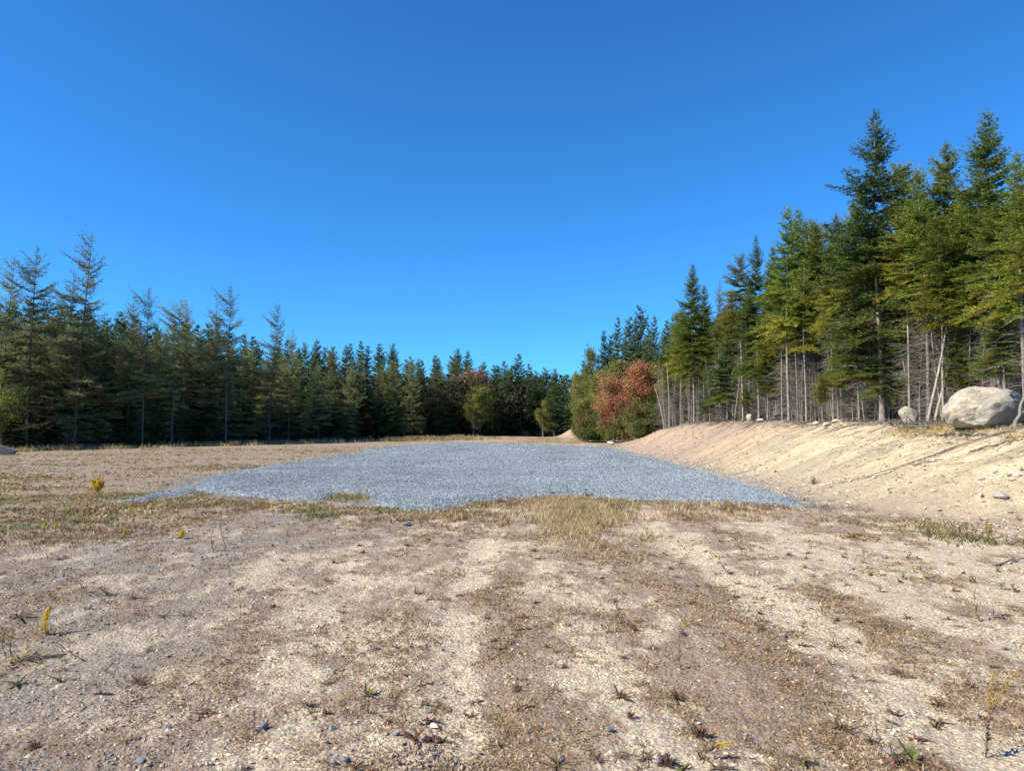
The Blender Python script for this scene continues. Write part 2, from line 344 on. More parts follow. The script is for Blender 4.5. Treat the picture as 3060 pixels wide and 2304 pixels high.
# fine creeping cover over the dirt, clumped
n = 110000; r = np.exp(rng.uniform(math.log(2.8), math.log(32), n)); a = np.radians(rng.uniform(-43, 43, n)); x, y = r * np.sin(a), r * np.cos(a)
d = sm(.47, .58, .68 * fbm(x, y * .7, .6, 6, 61, .7) + .32 * streak(x, y, 3)) * .8 + .04; d = d * (1 - .75 * cream(x, y)) ; d = np.where(x < -1.5, d * .45, d); d = np.where(x > toe(y) - .3, d * .15, d)
keep = (rng.random(n) < d) & (padsd(x, y) < -.15); x, y, r = x[keep], y[keep], r[keep]
L.append(tufts(x, y, 6, .02 + .0 * r[0], .022 + .0014 * r, .0028 + .0009 * r, 1.6, MIXD + STRAW[:2] + RUST[1:2]))
# belt of weeds in front of and round the pad
n = 24000; x, y = scat(n, -14, 9, 9.5, 17.5); s = padsd(x, y)
d = np.exp(-((s + .6) / 1.1) ** 2) * sm(.36, .6, fbm(x, y, 1.3, 4, 62)) * 1.1 + .7 * sm(-4, -7, x) * sm(.45, .62, fbm(x, y, 1.6, 4, 63))
d = d * (1 - .85 * np.clip(cream(x, y), 0, 1)) * (1 - sm(-.6, .2, x - toe(y))); keep = (rng.random(n) < d) & (s < .05 + .25 * rng.random(n) ** 3)
x, y = x[keep], y[keep]; g = fbm(x, y, 1.5, 3, 64)
for m, pal in (((g < .46), RUST + MIXD), ((g >= .46) & (g < .58), MIXD + STRAW), ((g >= .58), OLIVE + STRAW[:1])):
    L.append(tufts(x[m], y[m], 9, .045, .07, .012, 1.1, pal))
# left field far cover
n = 42000; x, y = scat(n, -34, -6, 12, 56); d = sm(.46, .62, fbm(x * .5, y, 2.2, 5, 15, .62)) * .8 * (1 - .75 * sm(22, 36, y)) + .04
keep = (rng.random(n) < d) & (padsd(x, y) < -.3); x, y = x[keep], y[keep]; L.append(tufts(x, y, 6, .07, .07, .028, 1.2, RUST + STRAW + OLIVE))
V, F, C = join(L); tag(obj('ground_cover', mesh('ground_cover', V, F, C), M_grass), 'low russet and olive creeping weeds over the dirt around the pad', 'ground cover', kind='stuff')
# blond dry grass between the wheel tracks before the pad
L = []; n = 3900; x, y = scat(n, .2, 2.6, 8.8, 16.0)
d = np.exp(-((x - 1.15 - .25 * (15 - y) / 6) / .62) ** 2) * (sm(8.6, 11.5, y + .9 * (fbm(x, y, .8, 3, 65) - .5))) * sm(.3, .5, fbm(x, y, .7, 3, 66)); keep = (rng.random(n) < d) & (padsd(x, y) < .15)
L.append(tufts(x[keep], y[keep], 9, .07, .13, .006, .8, STRAW + [(.30, .22, .12), (.36, .25, .14), (.26, .22, .09)]))
n = 2200; x, y = scat(n, -1.6, 4.6, 12, 15.6); keep = (rng.random(n) < .25) & (padsd(x, y) < .1); L.append(tufts(x[keep], y[keep], 9, .05, .12, .008, .6, STRAW + RUST))
V, F, C = join(L); tag(obj('dry_grass', mesh('dry_grass', V, F, C), M_grass), 'blond dry grass standing between the wheel tracks before the gravel', 'grass', kind='stuff')
# tall weeds along the foot of the left trees, and turf of the far clearing
L = []; n = 4600; t = rng.random(n); x = -41 + 38 * t; y = 56.5 + (x + 40) * .70 - rng.random(n) ** 1.3 * 7
keep = rng.random(n) < .05 + .8 * sm(.46, .62, fbm(x, y, 2, 4, 67)); x, y = x[keep], y[keep]; tl = rng.random(len(x)) < .3 + .45 * sm(-20, -8, x)
L.append(tufts(x[tl], y[tl], 7, .16, .5, .03, .5, [(.36, .30, .15), (.30, .21, .12), (.22, .21, .09), (.45, .38, .22)])); L.append(tufts(x[~tl], y[~tl], 10, .25, .28, .04, .8, OLIVE + STRAW))
n = 3000; x, y = scat(n, -14, 14, 64, 100); keep = rng.random(n) < .05 + .9 * sm(.45, .6, fbm(x, y, 5, 3, 68)); x, y = x[keep], y[keep]; L.append(tufts(x, y, 7, .2, .09, .05, 1.3, OLIVE + STRAW))
V, F, C = join(L); tag(obj('tall_weeds', mesh('tall_weeds', V, F, C), M_grass), 'pale tall weeds and turf along the shaded foot of the trees', 'weeds', kind='stuff')

# ------------------------------------------------------------------ tree meshes
def tube(path, rad, k=5):
    path = np.asarray(path, float); n = len(path); T = np.gradient(path, axis=0); T /= np.linalg.norm(T, axis=1)[:, None] + 1e-9
    ref = np.array([0, 0, 1.]) if abs(T[0, 2]) < .8 else np.array([1., 0, 0]); A = np.cross(T, ref); A /= np.linalg.norm(A, axis=1)[:, None] + 1e-9; B = np.cross(T, A)
    an = np.arange(k) * 2 * np.pi / k; rad = np.asarray(rad, float)[:, None, None]
    V = path[:, None] + rad * (A[:, None] * np.cos(an)[None, :, None] + B[:, None] * np.sin(an)[None, :, None])
    i = np.arange(n * k).reshape(n, k); j = np.roll(i, -1, 1)
    return V.reshape(-1, 3), np.stack([i[:-1], j[:-1], j[1:], i[1:]], -1).reshape(-1, 4)
def jt(L):
    V = []; F = []; o = 0
    for v, f in L: V.append(v); F.append(f + o); o += len(v)
    return np.concatenate(V), np.concatenate(F)
def lerp(a, b, t): return a + (b - a) * t
def sprays(o, d, ln, step, nl, nw, col, r, spread=.58):
    cnt = np.maximum(2, np.ceil(ln / step)).astype(int); i = np.repeat(np.arange(len(o)), cnt); m = len(i)
    p = o[i] + d[i] * (ln[i] * r.random(m))[:, None]; rn = r.normal(0, 1, (m, 3)); rn[:, 2] *= .55; rn[:, 2] += .15
    rn[:, 2] *= .7; nd = d[i] * .9 + rn * spread; nd /= np.linalg.norm(nd, axis=1)[:, None]
    wv = np.cross(nd, r.normal(0, 1, (m, 3))); wv /= np.linalg.norm(wv, axis=1)[:, None]; wv *= nw * .5
    L = nl * (.6 + .7 * r.random((m, 1)))
    V = np.stack([p, p + nd * L * .45 - wv, p + nd * L, p + nd * L * .45 + wv], 1).reshape(-1, 3)
    return V, np.arange(4 * m).reshape(-1, 4), np.repeat(col[i] * (.75 + .5 * r.random((m, 1))), 4, 0)
def conifer(seed, Ht=10, cb=.15, Rr=1.5, prof=.8, nwh=34, per=6, lo=-12, hi=45, droop=.25, tw=.09, step=.014, nl=.082, nw=.026,
            dark=(.045, .08, .016), light=(.15, .205, .03), yel=(.32, .28, .035), ylev=.35, dead=40, wind=0, lean=.0, irreg=.25, tr=.0085, twl=.42, topgap=0):
    r = np.random.default_rng(seed); Rr = Rr * 1.3; per = per + 1; dark = np.array(dark) * .95; light = np.array(light) * 1.15
    zz = np.linspace(0, Ht, 14); ph = r.random() * 6
    tx = lean * Ht * (zz / Ht) ** 1.6 + .012 * Ht * np.sin(zz / Ht * 5 + ph) * (zz / Ht); ty = .012 * Ht * np.sin(zz / Ht * 4 + ph * 2) * (zz / Ht)
    TP = np.stack([tx, ty, zz], 1); trunk = tube(TP, Ht * tr * (1 - .93 * (zz / Ht)) + .012 * Ht * .3 * np.exp(-zz / .3) * .8 + .004, 7)
    def tp(z): return np.array([np.interp(z, zz, tx), np.interp(z, zz, ty), z])
    limbs = []; O = []; D = []; Ln = []; Cc = []; z0 = cb * Ht
    gap = r.random((40, 2))
    for q in range(nwh):
        t = (q + r.random() * .6) / nwh; t = t ** .93; z = z0 + (Ht - z0) * t * .985
        wl = 1 + irreg * 1.3 * (r.random() - .5)
        for b in range(per if t < .93 else 4):
            if r.random() < irreg * .35: continue
            az = r.random() * 6.283; sl = R(lerp(lo, hi, t ** 1.3) + r.normal(0, 7))
            L = (Rr * (1 - t) ** prof * (1 - .35 * (1 - t) ** 6) + .10) * wl * (1 - irreg + 2 * irreg * r.random() ** 1.0)
            if wind: L *= 1 - wind * .5 * math.cos(az)
            zb = z + r.normal(0, .04); p0 = tp(min(zb, Ht * .995)); h = np.array([math.cos(az), math.sin(az), 0]); 
            s = np.linspace(0, 1, 5)[:, None]
            up = math.tan(sl) * L * s - droop * L * s ** 2 * (1 - t) + .12 * L * s ** 3
            path = p0 + h * L * s * math.cos(sl * .6) + np.array([0, 0, 1]) * up
            if wind: path[:, 0] -= wind * .15 * L * s[:, 0] ** 2
            limbs.append(tube(path, np.linspace(.004 + .007 * L, .002, 5), 3))
            m = max(3, int(L / tw)); si = np.linspace(.04 if t > .3 else .2, 1, m) + r.normal(0, .02, m); si = np.clip(si, 0, 1)
            for side in (-1, 1):
                an = az + side * np.radians(r.uniform(35, 68, m)); 
                o = np.stack([np.interp(si, s[:, 0], path[:, k]) for k in range(3)], 1)
                d = np.stack([np.cos(an), np.sin(an), r.normal(-.02, .13, m) + .25 * (t > .7)], 1); d /= np.linalg.norm(d, axis=1)[:, None]
                O.append(o); D.append(d); Ln.append((twl * L * (1 - si) * np.minimum(1, si * 3 + .3) + .035 + .035 * (1 - t)) * r.uniform(.6, 1.2, m))
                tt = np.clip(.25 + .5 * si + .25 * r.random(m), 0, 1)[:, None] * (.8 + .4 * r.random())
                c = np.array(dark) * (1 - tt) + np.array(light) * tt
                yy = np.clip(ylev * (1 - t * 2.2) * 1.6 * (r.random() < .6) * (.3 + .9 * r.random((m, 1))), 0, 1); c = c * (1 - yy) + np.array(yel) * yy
                Cc.append(c)
            O.append(path[[3, 1]]); D.append(np.stack([h + (0, 0, .2)] * 2) / 1.02); Ln.append(np.array([L * .25, L * .4])); Cc.append(np.array([light] * 2) * .9)
    top = tp(Ht * .97); O.append(top[None]); D.append(np.array([[0, 0, 1.]])); Ln.append(np.array([Ht * .035])); Cc.append(np.array([light]))
    crown = sprays(np.concatenate(O), np.concatenate(D), np.concatenate(Ln), step, nl, nw, np.concatenate(Cc), r)
    dd = []
    for q in range(dead):
        z = .25 + (z0 * 1.25 - .25) * r.random(); az = r.random() * 6.283; L = Rr * (.35 + .65 * r.random()) * .85; h = np.array([math.cos(az), math.sin(az), 0]); s = np.linspace(0, 1, 6)[:, None]
        path = tp(z) + h * L * s + np.array([0, 0, 1]) * (L * (r.uniform(-.15, .35) * s - .55 * s ** 2 * r.random())) + r.normal(0, .025, (6, 3)) * s
        dd.append(tube(path, np.linspace(.003 + .005 * L, .0018, 6), 3))
        for e in range(5):
            k = r.integers(1, 5); a2 = az + r.choice([-1, 1]) * r.uniform(.5, 1.2); l2 = L * r.uniform(.15, .45); h2 = np.array([math.cos(a2), math.sin(a2), r.uniform(-.5, .3)]); s2 = np.linspace(0, 1, 3)[:, None]
            dd.append(tube(path[k] + h2 * l2 * s2 + r.normal(0, .02, (3, 3)) * s2, [.003, .0025, .0015], 3))
    return trunk, jt(limbs), crown, jt(dd) if dd else None
PROTO = {}
def proto(kind, i, args, bark=None, seed=0):
    if (kind, i) in PROTO: return PROTO[(kind, i)]
    tk, lb, cr, dd = conifer(seed, **args)
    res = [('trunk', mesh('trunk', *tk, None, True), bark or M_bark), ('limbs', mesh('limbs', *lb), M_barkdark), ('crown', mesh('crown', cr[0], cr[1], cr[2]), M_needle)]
    if dd: res.append(('dead_branches', mesh('dead_branches', *dd), M_dead))
    PROTO[(kind, i)] = (res, args.get('Ht', 10)); return PROTO[(kind, i)]
FIR = [dict(cb=.34, Rr=1.6, nwh=40, per=7, prof=1.0, ylev=.5, dead=60, hi=40), dict(cb=.42, Rr=1.35, nwh=34, per=6, ylev=.7, dead=80, irreg=.35, prof=.95), dict(cb=.48, Rr=1.25, nwh=32, per=6, prof=.85, ylev=.9, dead=90, light=(.19, .22, .03), irreg=.35), dict(cb=.28, Rr=1.75, nwh=40, per=7, prof=1.1, ylev=.35, dead=30, hi=50, irreg=.45, light=(.10, .165, .04))]
POLE = [dict(cb=.54, Rr=1.1, nwh=24, per=6, ylev=1.0, dead=95, light=(.21, .225, .03), prof=.6, irreg=.4, tr=.006), dict(cb=.60, Rr=1.0, nwh=20, per=6, ylev=1.2, dead=110, light=(.23, .225, .03), prof=.55, irreg=.5, tr=.0055), dict(cb=.48, Rr=1.2, nwh=26, per=6, ylev=.9, dead=80, light=(.19, .22, .03), prof=.65, irreg=.4, tr=.006)]
SPRUCE = [dict(Ht=12, cb=.12, Rr=1.7, nwh=30, per=7, prof=.85, nl=.17, nw=.085, step=.06, tw=.13, dark=(.026, .052, .024), light=(.085, .125, .04), ylev=.05, dead=25), dict(Ht=12, cb=.18, Rr=1.45, nwh=28, per=7, prof=.7, nl=.17, nw=.085, step=.06, tw=.13, dark=(.028, .054, .022), light=(.10, .14, .04), ylev=.05, dead=30, irreg=.4), dict(Ht=12, cb=.1, Rr=1.9, nwh=30, per=6, prof=.9, nl=.17, nw=.085, step=.06, tw=.13, dark=(.026, .05, .022), light=(.09, .125, .035), ylev=.05, dead=20, irreg=.35, hi=35)]
LB = dict(Ht=14, dark=(.10, .12, .055), light=(.26, .28, .12), ylev=.05, yel=(.2, .15, .05), nl=.12, nw=.042, step=.04, tw=.12, droop=.1, lo=-8, hi=50)
LARCH = [dict(LB, cb=.15, Rr=2.2, nwh=26, per=5, prof=.75, irreg=.5, dead=45, wind=.5, lean=.05, tr=.0072), dict(LB, cb=.24, Rr=1.8, nwh=22, per=5, prof=.6, irreg=.6, dead=55, wind=.7, lean=.03, tr=.0072), dict(LB, cb=.2, Rr=2.1, nwh=28, per=6, prof=.8, irreg=.4, dead=40, wind=.3, lean=.02, tr=.0072),
         dict(LB, cb=.10, Rr=2.4, nwh=30, per=7, prof=.75, irreg=.35, dead=30, wind=.25, light=(.27, .295, .11), tr=.007), dict(LB, cb=.32, Rr=1.5, nwh=24, per=4, prof=.5, irreg=.7, dead=60, wind=.6, lean=.01, tr=.0072)]
def conif(kind, i):
    A = {'fir': FIR, 'pole': POLE, 'spruce': SPRUCE, 'larch': LARCH}[kind]; i %= len(A)
    return proto(kind, i, A[i], {'fir': M_bark, 'pole': M_pale, 'spruce': M_barkdark, 'larch': M_barkdark}[kind], 100 + 10 * i + len(kind))
MADE = {}
def tree(name, kind, i, x, y, h, label, group=None, cat='tree', rot=None, wide=1.0, lean=None):
    res, Hn = conif(kind, i); k = (kind, i % len(res) if False else i)
    o = empty(name, (x, y, Hs(x, y) - .05)); s = h / Hn
    o.scale = (s * wide, s * wide, s); o.rotation_euler = (0, 0, rng.random() * 6.28 if rot is None else rot)
    if lean: o.rotation_euler = (0, lean, o.rotation_euler[2] if kind != 'larch' else 0)
    for nm, me, m in res: obj(nm, me, m, o)
    tag(o, label, cat, group); return o
def tree_px(name, kind, i, bx, ty, d, label, group=None, **k):   # base column, top row, distance
    P = at(bx, ty, d); h = P[2] - Hs(P[0], d); return tree(name, kind, i, P[0], d, h, label, group, **k)

# broadleaf trees and shrubs
def broad(seed, Ht, Rr, cbf, nl, leaf, pal, stems=1, fill=1.0, tall=1.0):
    r = np.random.default_rng(seed); limbs = []; tips = []
    for q in range(stems):
        a = r.random() * 6.28; b0 = np.array([math.cos(a), math.sin(a), 0]) * (.12 * Rr if stems > 1 else 0); top = np.array([math.cos(a), math.sin(a), 0]) * Rr * (.45 * r.random() if stems > 1 else .1) + np.array([0, 0, Ht * r.uniform(.75, .93)])
        s = np.linspace(0, 1, 8)[:, None]; P = b0 + (top - b0) * s + r.normal(0, .03 * Ht, (8, 3)) * s * (1, 1, .2) * .5
        limbs.append(tube(P, np.linspace(.012 * Ht / (1 + .25 * (stems - 1)), .006, 8), 6)); tips.append(P[-1])
        for k in range(int(16 * fill) if stems == 1 else int(9 * fill)):
            t = r.uniform(cbf, .95); p = np.array([np.interp(t, s[:, 0], P[:, c]) for c in range(3)]); a2 = r.random() * 6.28
            L = Rr * (1 - ((t - .45) / .75) ** 2) * r.uniform(.55, 1.0); e = np.array([math.cos(a2), math.sin(a2), r.uniform(.2, .9)]) * L; s3 = np.linspace(0, 1, 5)[:, None]
            Q = p + e * s3 + r.normal(0, .03 * L, (5, 3)) * s3; limbs.append(tube(Q, np.linspace(.010 * L + .006, .004, 5), 4))
            for u in (1, .8, .6, .4): tips.append(Q[-1] * u + p * (1 - u) + r.normal(0, .08 * Rr, 3) * u)
            for j in range(3):
                u = r.uniform(.35, .9); p2 = p + e * u; a3 = a2 + r.uniform(-1.3, 1.3); e2 = np.array([math.cos(a3), math.sin(a3), r.uniform(-.1, .7)]) * L * .45; Q2 = p2 + e2 * np.linspace(0, 1, 3)[:, None]
                limbs.append(tube(Q2, [.008, .005, .003], 3)); tips += [Q2[-1], Q2[1]]
    tips = np.array(tips); m = len(tips) * nl; i = np.repeat(np.arange(len(tips)), nl)
    rad = Rr * .17 * (.6 + .8 * r.random(len(tips))); p = tips[i] + r.normal(0, 1, (m, 3)) * rad[i][:, None] * (1, 1, .7); p = p[p[:, 2] > .05]; i = i[:len(p)]; m = len(p)
    nd = r.normal(0, 1, (m, 3)); nd[:, 2] -= .3; nd /= np.linalg.norm(nd, axis=1)[:, None]; wv = np.cross(nd, r.normal(0, 1, (m, 3))); wv /= np.linalg.norm(wv, axis=1)[:, None]
    L = leaf * (.6 + .8 * r.random((m, 1))); V = np.stack([p, p + nd * L * .5 - wv * L * .38, p + nd * L, p + nd * L * .5 + wv * L * .38], 1).reshape(-1, 3)
    pal = np.array(pal); g = fbm(p[:, 0] * 1.0 + 5, p[:, 2] + p[:, 1], Rr * .6, 2, seed); gi = np.clip(((g - .5) * 2.6 + .5 + r.normal(0, .18, m)) * len(pal), 0, len(pal) - .01).astype(int)
    c = pal[gi] * (.7 + .6 * r.random((m, 1)))
    return jt(limbs), (V, np.arange(4 * m).reshape(-1, 4), np.repeat(c, 4, 0))
BP = {}
def btree(name, key, args, x, y, h, label, cat='tree', group=None, wide=1, rot=None):
    if key not in BP:
        lb, cr = broad(**args); BP[key] = (mesh('limbs', *lb, None, True), mesh('leaves', *cr), args['Ht'])
    a, b, Hn = BP[key]; o = empty(name, (x, y, Hs(x, y) - .05)); s = h / Hn; o.scale = (s * wide, s * wide, s); o.rotation_euler = (0, 0, rng.random() * 6.28 if rot is None else rot)
    obj('trunk', a, M_bark, o); obj('crown', b, M_leaf, o); tag(o, label, cat, group); return o
def bpx(name, key, args, bx, ty, d, label, **k):
    P = at(bx, ty, d); return btree(name, key, args, P[0], d, P[2] - Hs(P[0], d), label, **k)
GRN = [(.09, .13, .03), (.13, .17, .035), (.18, .20, .045), (.24, .23, .05)]
ALD = dict(seed=5, Ht=3, Rr=1.6, cbf=.1, nl=45, leaf=.11, stems=8, pal=[(.07, .10, .03), (.10, .13, .035), (.15, .17, .045), (.17, .14, .05)], fill=1.0)
ALD2 = dict(ALD, seed=25, Rr=1.3, stems=6)
BIR = dict(seed=6, Ht=8, Rr=2.1, cbf=.25, nl=60, leaf=.14, stems=3, pal=GRN)
YGB = dict(seed=7, Ht=8, Rr=2.0, cbf=.15, nl=60, leaf=.14, stems=2, pal=[(.12, .15, .035), (.19, .20, .05), (.28, .26, .07)])
MAP = dict(seed=8, Ht=7, Rr=2.2, cbf=.25, nl=85, leaf=.115, stems=3, pal=[(.27, .07, .075), (.33, .11, .085), (.37, .16, .09), (.34, .21, .09)])
MAPP = dict(seed=9, Ht=9, Rr=2.0, cbf=.4, nl=45, leaf=.16, stems=2, pal=[(.30, .13, .11), (.36, .20, .15), (.22, .17, .08)])

# ---- left wood: larches along the edge
def dl(px): return np.interp(px, [-200, 0, 300, 700, 1000, 1300, 1480], [54, 57, 60, 65, 73, 86, 99])
def NEAR(px, marks):
    m = min(marks, key=lambda k: abs(k[0] - px)); return ('left of ' if px < m[0] else 'right of ') + m[1]
LM = [(15, 'the thin edge larch'), (100, 'the ragged-topped larch'), (243, 'the tallest leaning larch'), (392, 'the pointed-tip larch'), (438, 'the bushy-topped larch'), (525, 'the narrow-spired larch'), (556, 'the hooked-top larch'), (640, 'the pointed larch near mid wood'), (684, 'the bare-topped larch'), (812, 'the large lone larch'), (868, 'the smaller larch past the lone one'), (1000, 'the centre of the left wood'), (1180, 'the ragged grey tops mid distance'), (1330, 'the last wispy larches'), (1410, 'the dusty pink maple'), (1500, 'the far shaded spruces')]
RM = [(2030, 'the end of the right wood'), (2068, 'the slender left spire'), (2145, 'the wispy pale topped tree'), (2212, 'the slim bare-trunked spire'), (2258, 'the flat-tiered fir'), (2360, 'the twin fir spires'), (2440, 'the sparse reddish top'), (2500, 'the loose open fir'), (2612, 'the tallest fir'), (2703, 'the thin dark spire'), (2752, 'the pointed yellow-green fir'), (2830, 'the sparse-topped fir'), (2942, 'the tall fir above the boulder'), (3035, 'the fir at the right edge')]
FM = [(1478, 'the olive birch'), (1552, 'the tallest far spruce'), (1622, 'the narrow yellowish young tree'), (1656, 'the round-topped far spruce'), (1700, 'the gap of sky')]
def CELL(x, y):
    px = x / y; r = 'nearest the camera' if y < 4.6 else 'in the near ground' if y < 6 else 'in the middle ground' if y < 8.2 else 'in front of the pad'
    return ('far left' if px < -.45 else 'left' if px < -.18 else 'centre left' if px < 0 else 'centre right' if px < .2 else 'right' if px < .45 else 'far right') + ' ' + r
def ORD(q): return ['first', 'second', 'third', 'fourth', 'fifth', 'sixth', 'seventh', 'eighth', 'ninth', 'tenth', 'eleventh', 'twelfth', 'thirteenth', 'fourteenth', 'fifteenth', 'sixteenth', 'seventeenth', 'eighteenth', 'nineteenth', 'twentieth', 'twenty-first', 'twenty-second', 'twenty-third', 'twenty-fourth', 'twenty-fifth', 'twenty-sixth', 'twenty-seventh', 'twenty-eighth', 'twenty-ninth', 'thirtieth'][q]
LG = 'larches along the left edge of the clearing'
LL = [(15, 770, 0, 0, 'thin topped larch standing at the very left edge of the photo'), (100, 735, 0, 1, 'tall larch with a ragged one-sided top, second from the left edge'), (205, 825, 2.5, 1, 'larch leaning behind the tallest left larch, its foliage swept leftwards'),
      (243, 700, 0, 0, 'tallest larch on the left, long leaning trunk and wind-swept flag top'), (392, 878, 1, 2, 'larch with a pointed tip standing right of the tallest left larch'), (438, 866, 0, 4, 'slender larch with a bushy crooked top between two pointed ones'),
      (525, 885, 0, 1, 'larch with a narrow spire left of the hooked-top larch'), (556, 905, 1, 4, 'larch with a top hooked over to the right'), (640, 905, 1, 2, 'pointed larch just left of the bare-topped larch'), (684, 862, 0, 4, 'thin bare-topped larch with a knobbly tip and pale trunk'),
      (812, 908, 0, 0, 'large larch standing alone above the spruces left of the gravel pad'), (868, 982, 1, 2, 'smaller pointed larch right of the large lone larch')]
for bx, ty, dd, i, lab in LL:
    tree_px('larch_tree', 'larch', i, bx, ty, dl(bx) + dd, lab, LG, rot=rng.uniform(-.4, .4), wide=rng.uniform(.82, .98))
for q in range(30):
    bx = 30 + q * 48 + rng.uniform(-16, 16); ty = np.interp(bx, [0, 300, 600, 760, 900, 1200, 1350, 1480], [960, 970, 1010, 1040, 1040, 1065, 1075, 1110]) + rng.uniform(-25, 35)
    if bx > 1395: continue
    tree_px('larch_tree', 'larch', int(rng.choice([2, 3, 3, 2, 0])), bx, ty, dl(bx) + rng.uniform(.5, 4), 'olive green bushy larch in the front row of the left wood, %s from the left' % ORD(q), LG, rot=rng.uniform(0, 6.28), wide=rng.uniform(.8, 1.1))
SG = 'dark spruces packed behind the larches'
for row, (off, n_, dy) in enumerate(((7, 34, 0), (14, 34, -6), (22, 30, -10))):
    for q in range(n_):
        bx = -60 + q * (1560 / n_) + rng.uniform(-18, 18); d = dl(bx) + off + rng.uniform(-2, 2)
        ty = np.interp(bx, [0, 200, 350, 600, 780, 1000, 1200, 1400, 1500], [900, 905, 925, 965, 1005, 1012, 1030, 1045, 1080]) + rng.uniform(0, 48) + dy + (30 if row == 0 else 0)
        tree_px('spruce_tree', 'spruce', int(rng.integers(3)), bx, ty, d, 'dark spruce %s, %s' % (('close behind', 'deep behind', 'far behind')[row] + ' the larches', NEAR(bx, LM)), SG, wide=rng.uniform(.85, 1.2))
UG = 'young dark firs added under the left larches'
for q in range(40):  # random-fill firs, put in to darken the foot of the larches
    bx = -20 + q * 37 + rng.uniform(-15, 15); d = dl(bx) + rng.uniform(.5, 3.5)
    tree_px('young_fir', 'spruce', int(rng.integers(3)), bx, rng.uniform(1150, 1190) + 42 * (q % 2), d, '%s young dark fir added in the shade, %s' % (('taller', 'lower')[q % 2], NEAR(bx, LM)), UG, wide=rng.uniform(1.5, 2.1))
L = []
def thicket(n, x, y, h, size, pal):
    P = np.stack([x, y, H(x, y) + h], 1); nd = rng.normal(0, 1, (len(x), 3)); nd /= np.linalg.norm(nd, axis=1)[:, None]; wv = np.cross(nd, rng.normal(0, 1, (len(x), 3))); wv /= np.linalg.norm(wv, axis=1)[:, None]
    Ls = size * (.5 + rng.random((len(x), 1))); V = np.stack([P, P + nd * Ls * .5 - wv * Ls * .3, P + nd * Ls, P + nd * Ls * .5 + wv * Ls * .3], 1).reshape(-1, 3)
    pal = np.array(pal); return V, np.arange(len(V)).reshape(-1, 4), np.repeat(pal[rng.integers(0, len(pal), len(x))] * rng.uniform(.6, 1.3, (len(x), 1)), 4, 0)
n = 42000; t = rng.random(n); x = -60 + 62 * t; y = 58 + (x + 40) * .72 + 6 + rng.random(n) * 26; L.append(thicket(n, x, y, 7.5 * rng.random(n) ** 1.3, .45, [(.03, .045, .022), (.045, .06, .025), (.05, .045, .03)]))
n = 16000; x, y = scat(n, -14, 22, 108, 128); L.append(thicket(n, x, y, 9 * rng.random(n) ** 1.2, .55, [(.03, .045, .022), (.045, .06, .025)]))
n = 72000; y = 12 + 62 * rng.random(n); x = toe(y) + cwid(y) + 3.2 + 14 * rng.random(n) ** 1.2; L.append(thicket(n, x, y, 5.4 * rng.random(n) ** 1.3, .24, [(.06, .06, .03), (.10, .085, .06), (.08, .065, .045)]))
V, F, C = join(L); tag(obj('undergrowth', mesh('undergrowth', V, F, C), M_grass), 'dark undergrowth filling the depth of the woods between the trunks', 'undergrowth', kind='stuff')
# ---- far end of the clearing
FG = 'dark spruces closing the far end of the clearing'
for bx, ty, d, lab in [(1478, 1090, 104, None), (1505, 1078, 106, None), (1530, 1092, 103, None), (1552, 1056, 102, 'tallest pointed spruce closing the far end of the clearing'), (1578, 1085, 105, None), (1602, 1108, 101, None), (1630, 1100, 108, 'spruce with a crooked bent top at the far end'), (1656, 1102, 98, 'broad round-topped spruce by the gap of sky at the far end'), (1690, 1130, 103, None), (1640, 1160, 95, None), (1585, 1140, 100, None), (1500, 1130, 101, None), (1540, 1150, 100, None), (1700, 1170, 95, None), (1670, 1190, 108, None), (1720, 1150, 112, None), (1490, 1090, 116, None), (1565, 1100, 116, None), (1620, 1120, 118, None), (1655, 1135, 116, None), (1590, 1110, 122, None), (1525, 1100, 122, None), (1610, 1190, 101, None), (1520, 1190, 100, None)]:
    tree_px('spruce_tree', 'spruce', int(rng.integers(3)), bx, ty, d, lab or ('%s-row dark spruce at the far end, %s' % ('back' if d > 110 else 'front', NEAR(bx, FM))), FG, wide=rng.uniform(1.0, 1.35))
bpx('maple_tree', 'mapp', MAPP, 1410, 1072, 95, 'dusty pink maple crown showing among the far left spruces')
bpx('maple_tree', 'mapp', MAPP, 322, 1145, 62, 'small reddish maple half hidden under the left larches', wide=.8)
bpx('birch_tree', 'bir', BIR, 1432, 1130, 91, 'olive green birch with pale stems left of the far spruces', wide=.95)
bpx('birch_tree', 'ygb', YGB, 1415, 1165, 88, 'small yellow-green birch in front of the olive one', wide=.8)
bpx('birch_tree', 'bir', BIR, 1462, 1150, 96, 'darker leafy birch beside the shaded far spruces')
bpx('young_birch', 'ygb', YGB, 1622, 1185, 90, 'narrow yellowish young tree standing before the shaded far spruces', wide=.75)
bpx('birch_tree', 'ygb', YGB, 10, 1080, 55.5, 'yellow-green leafy tree at the left edge beside the grey boulder', wide=.9)
bpx('bush', 'ald', ALD, 1570, 1288, 92, 'low green bush at the dark foot of the far spruces', cat='bush')
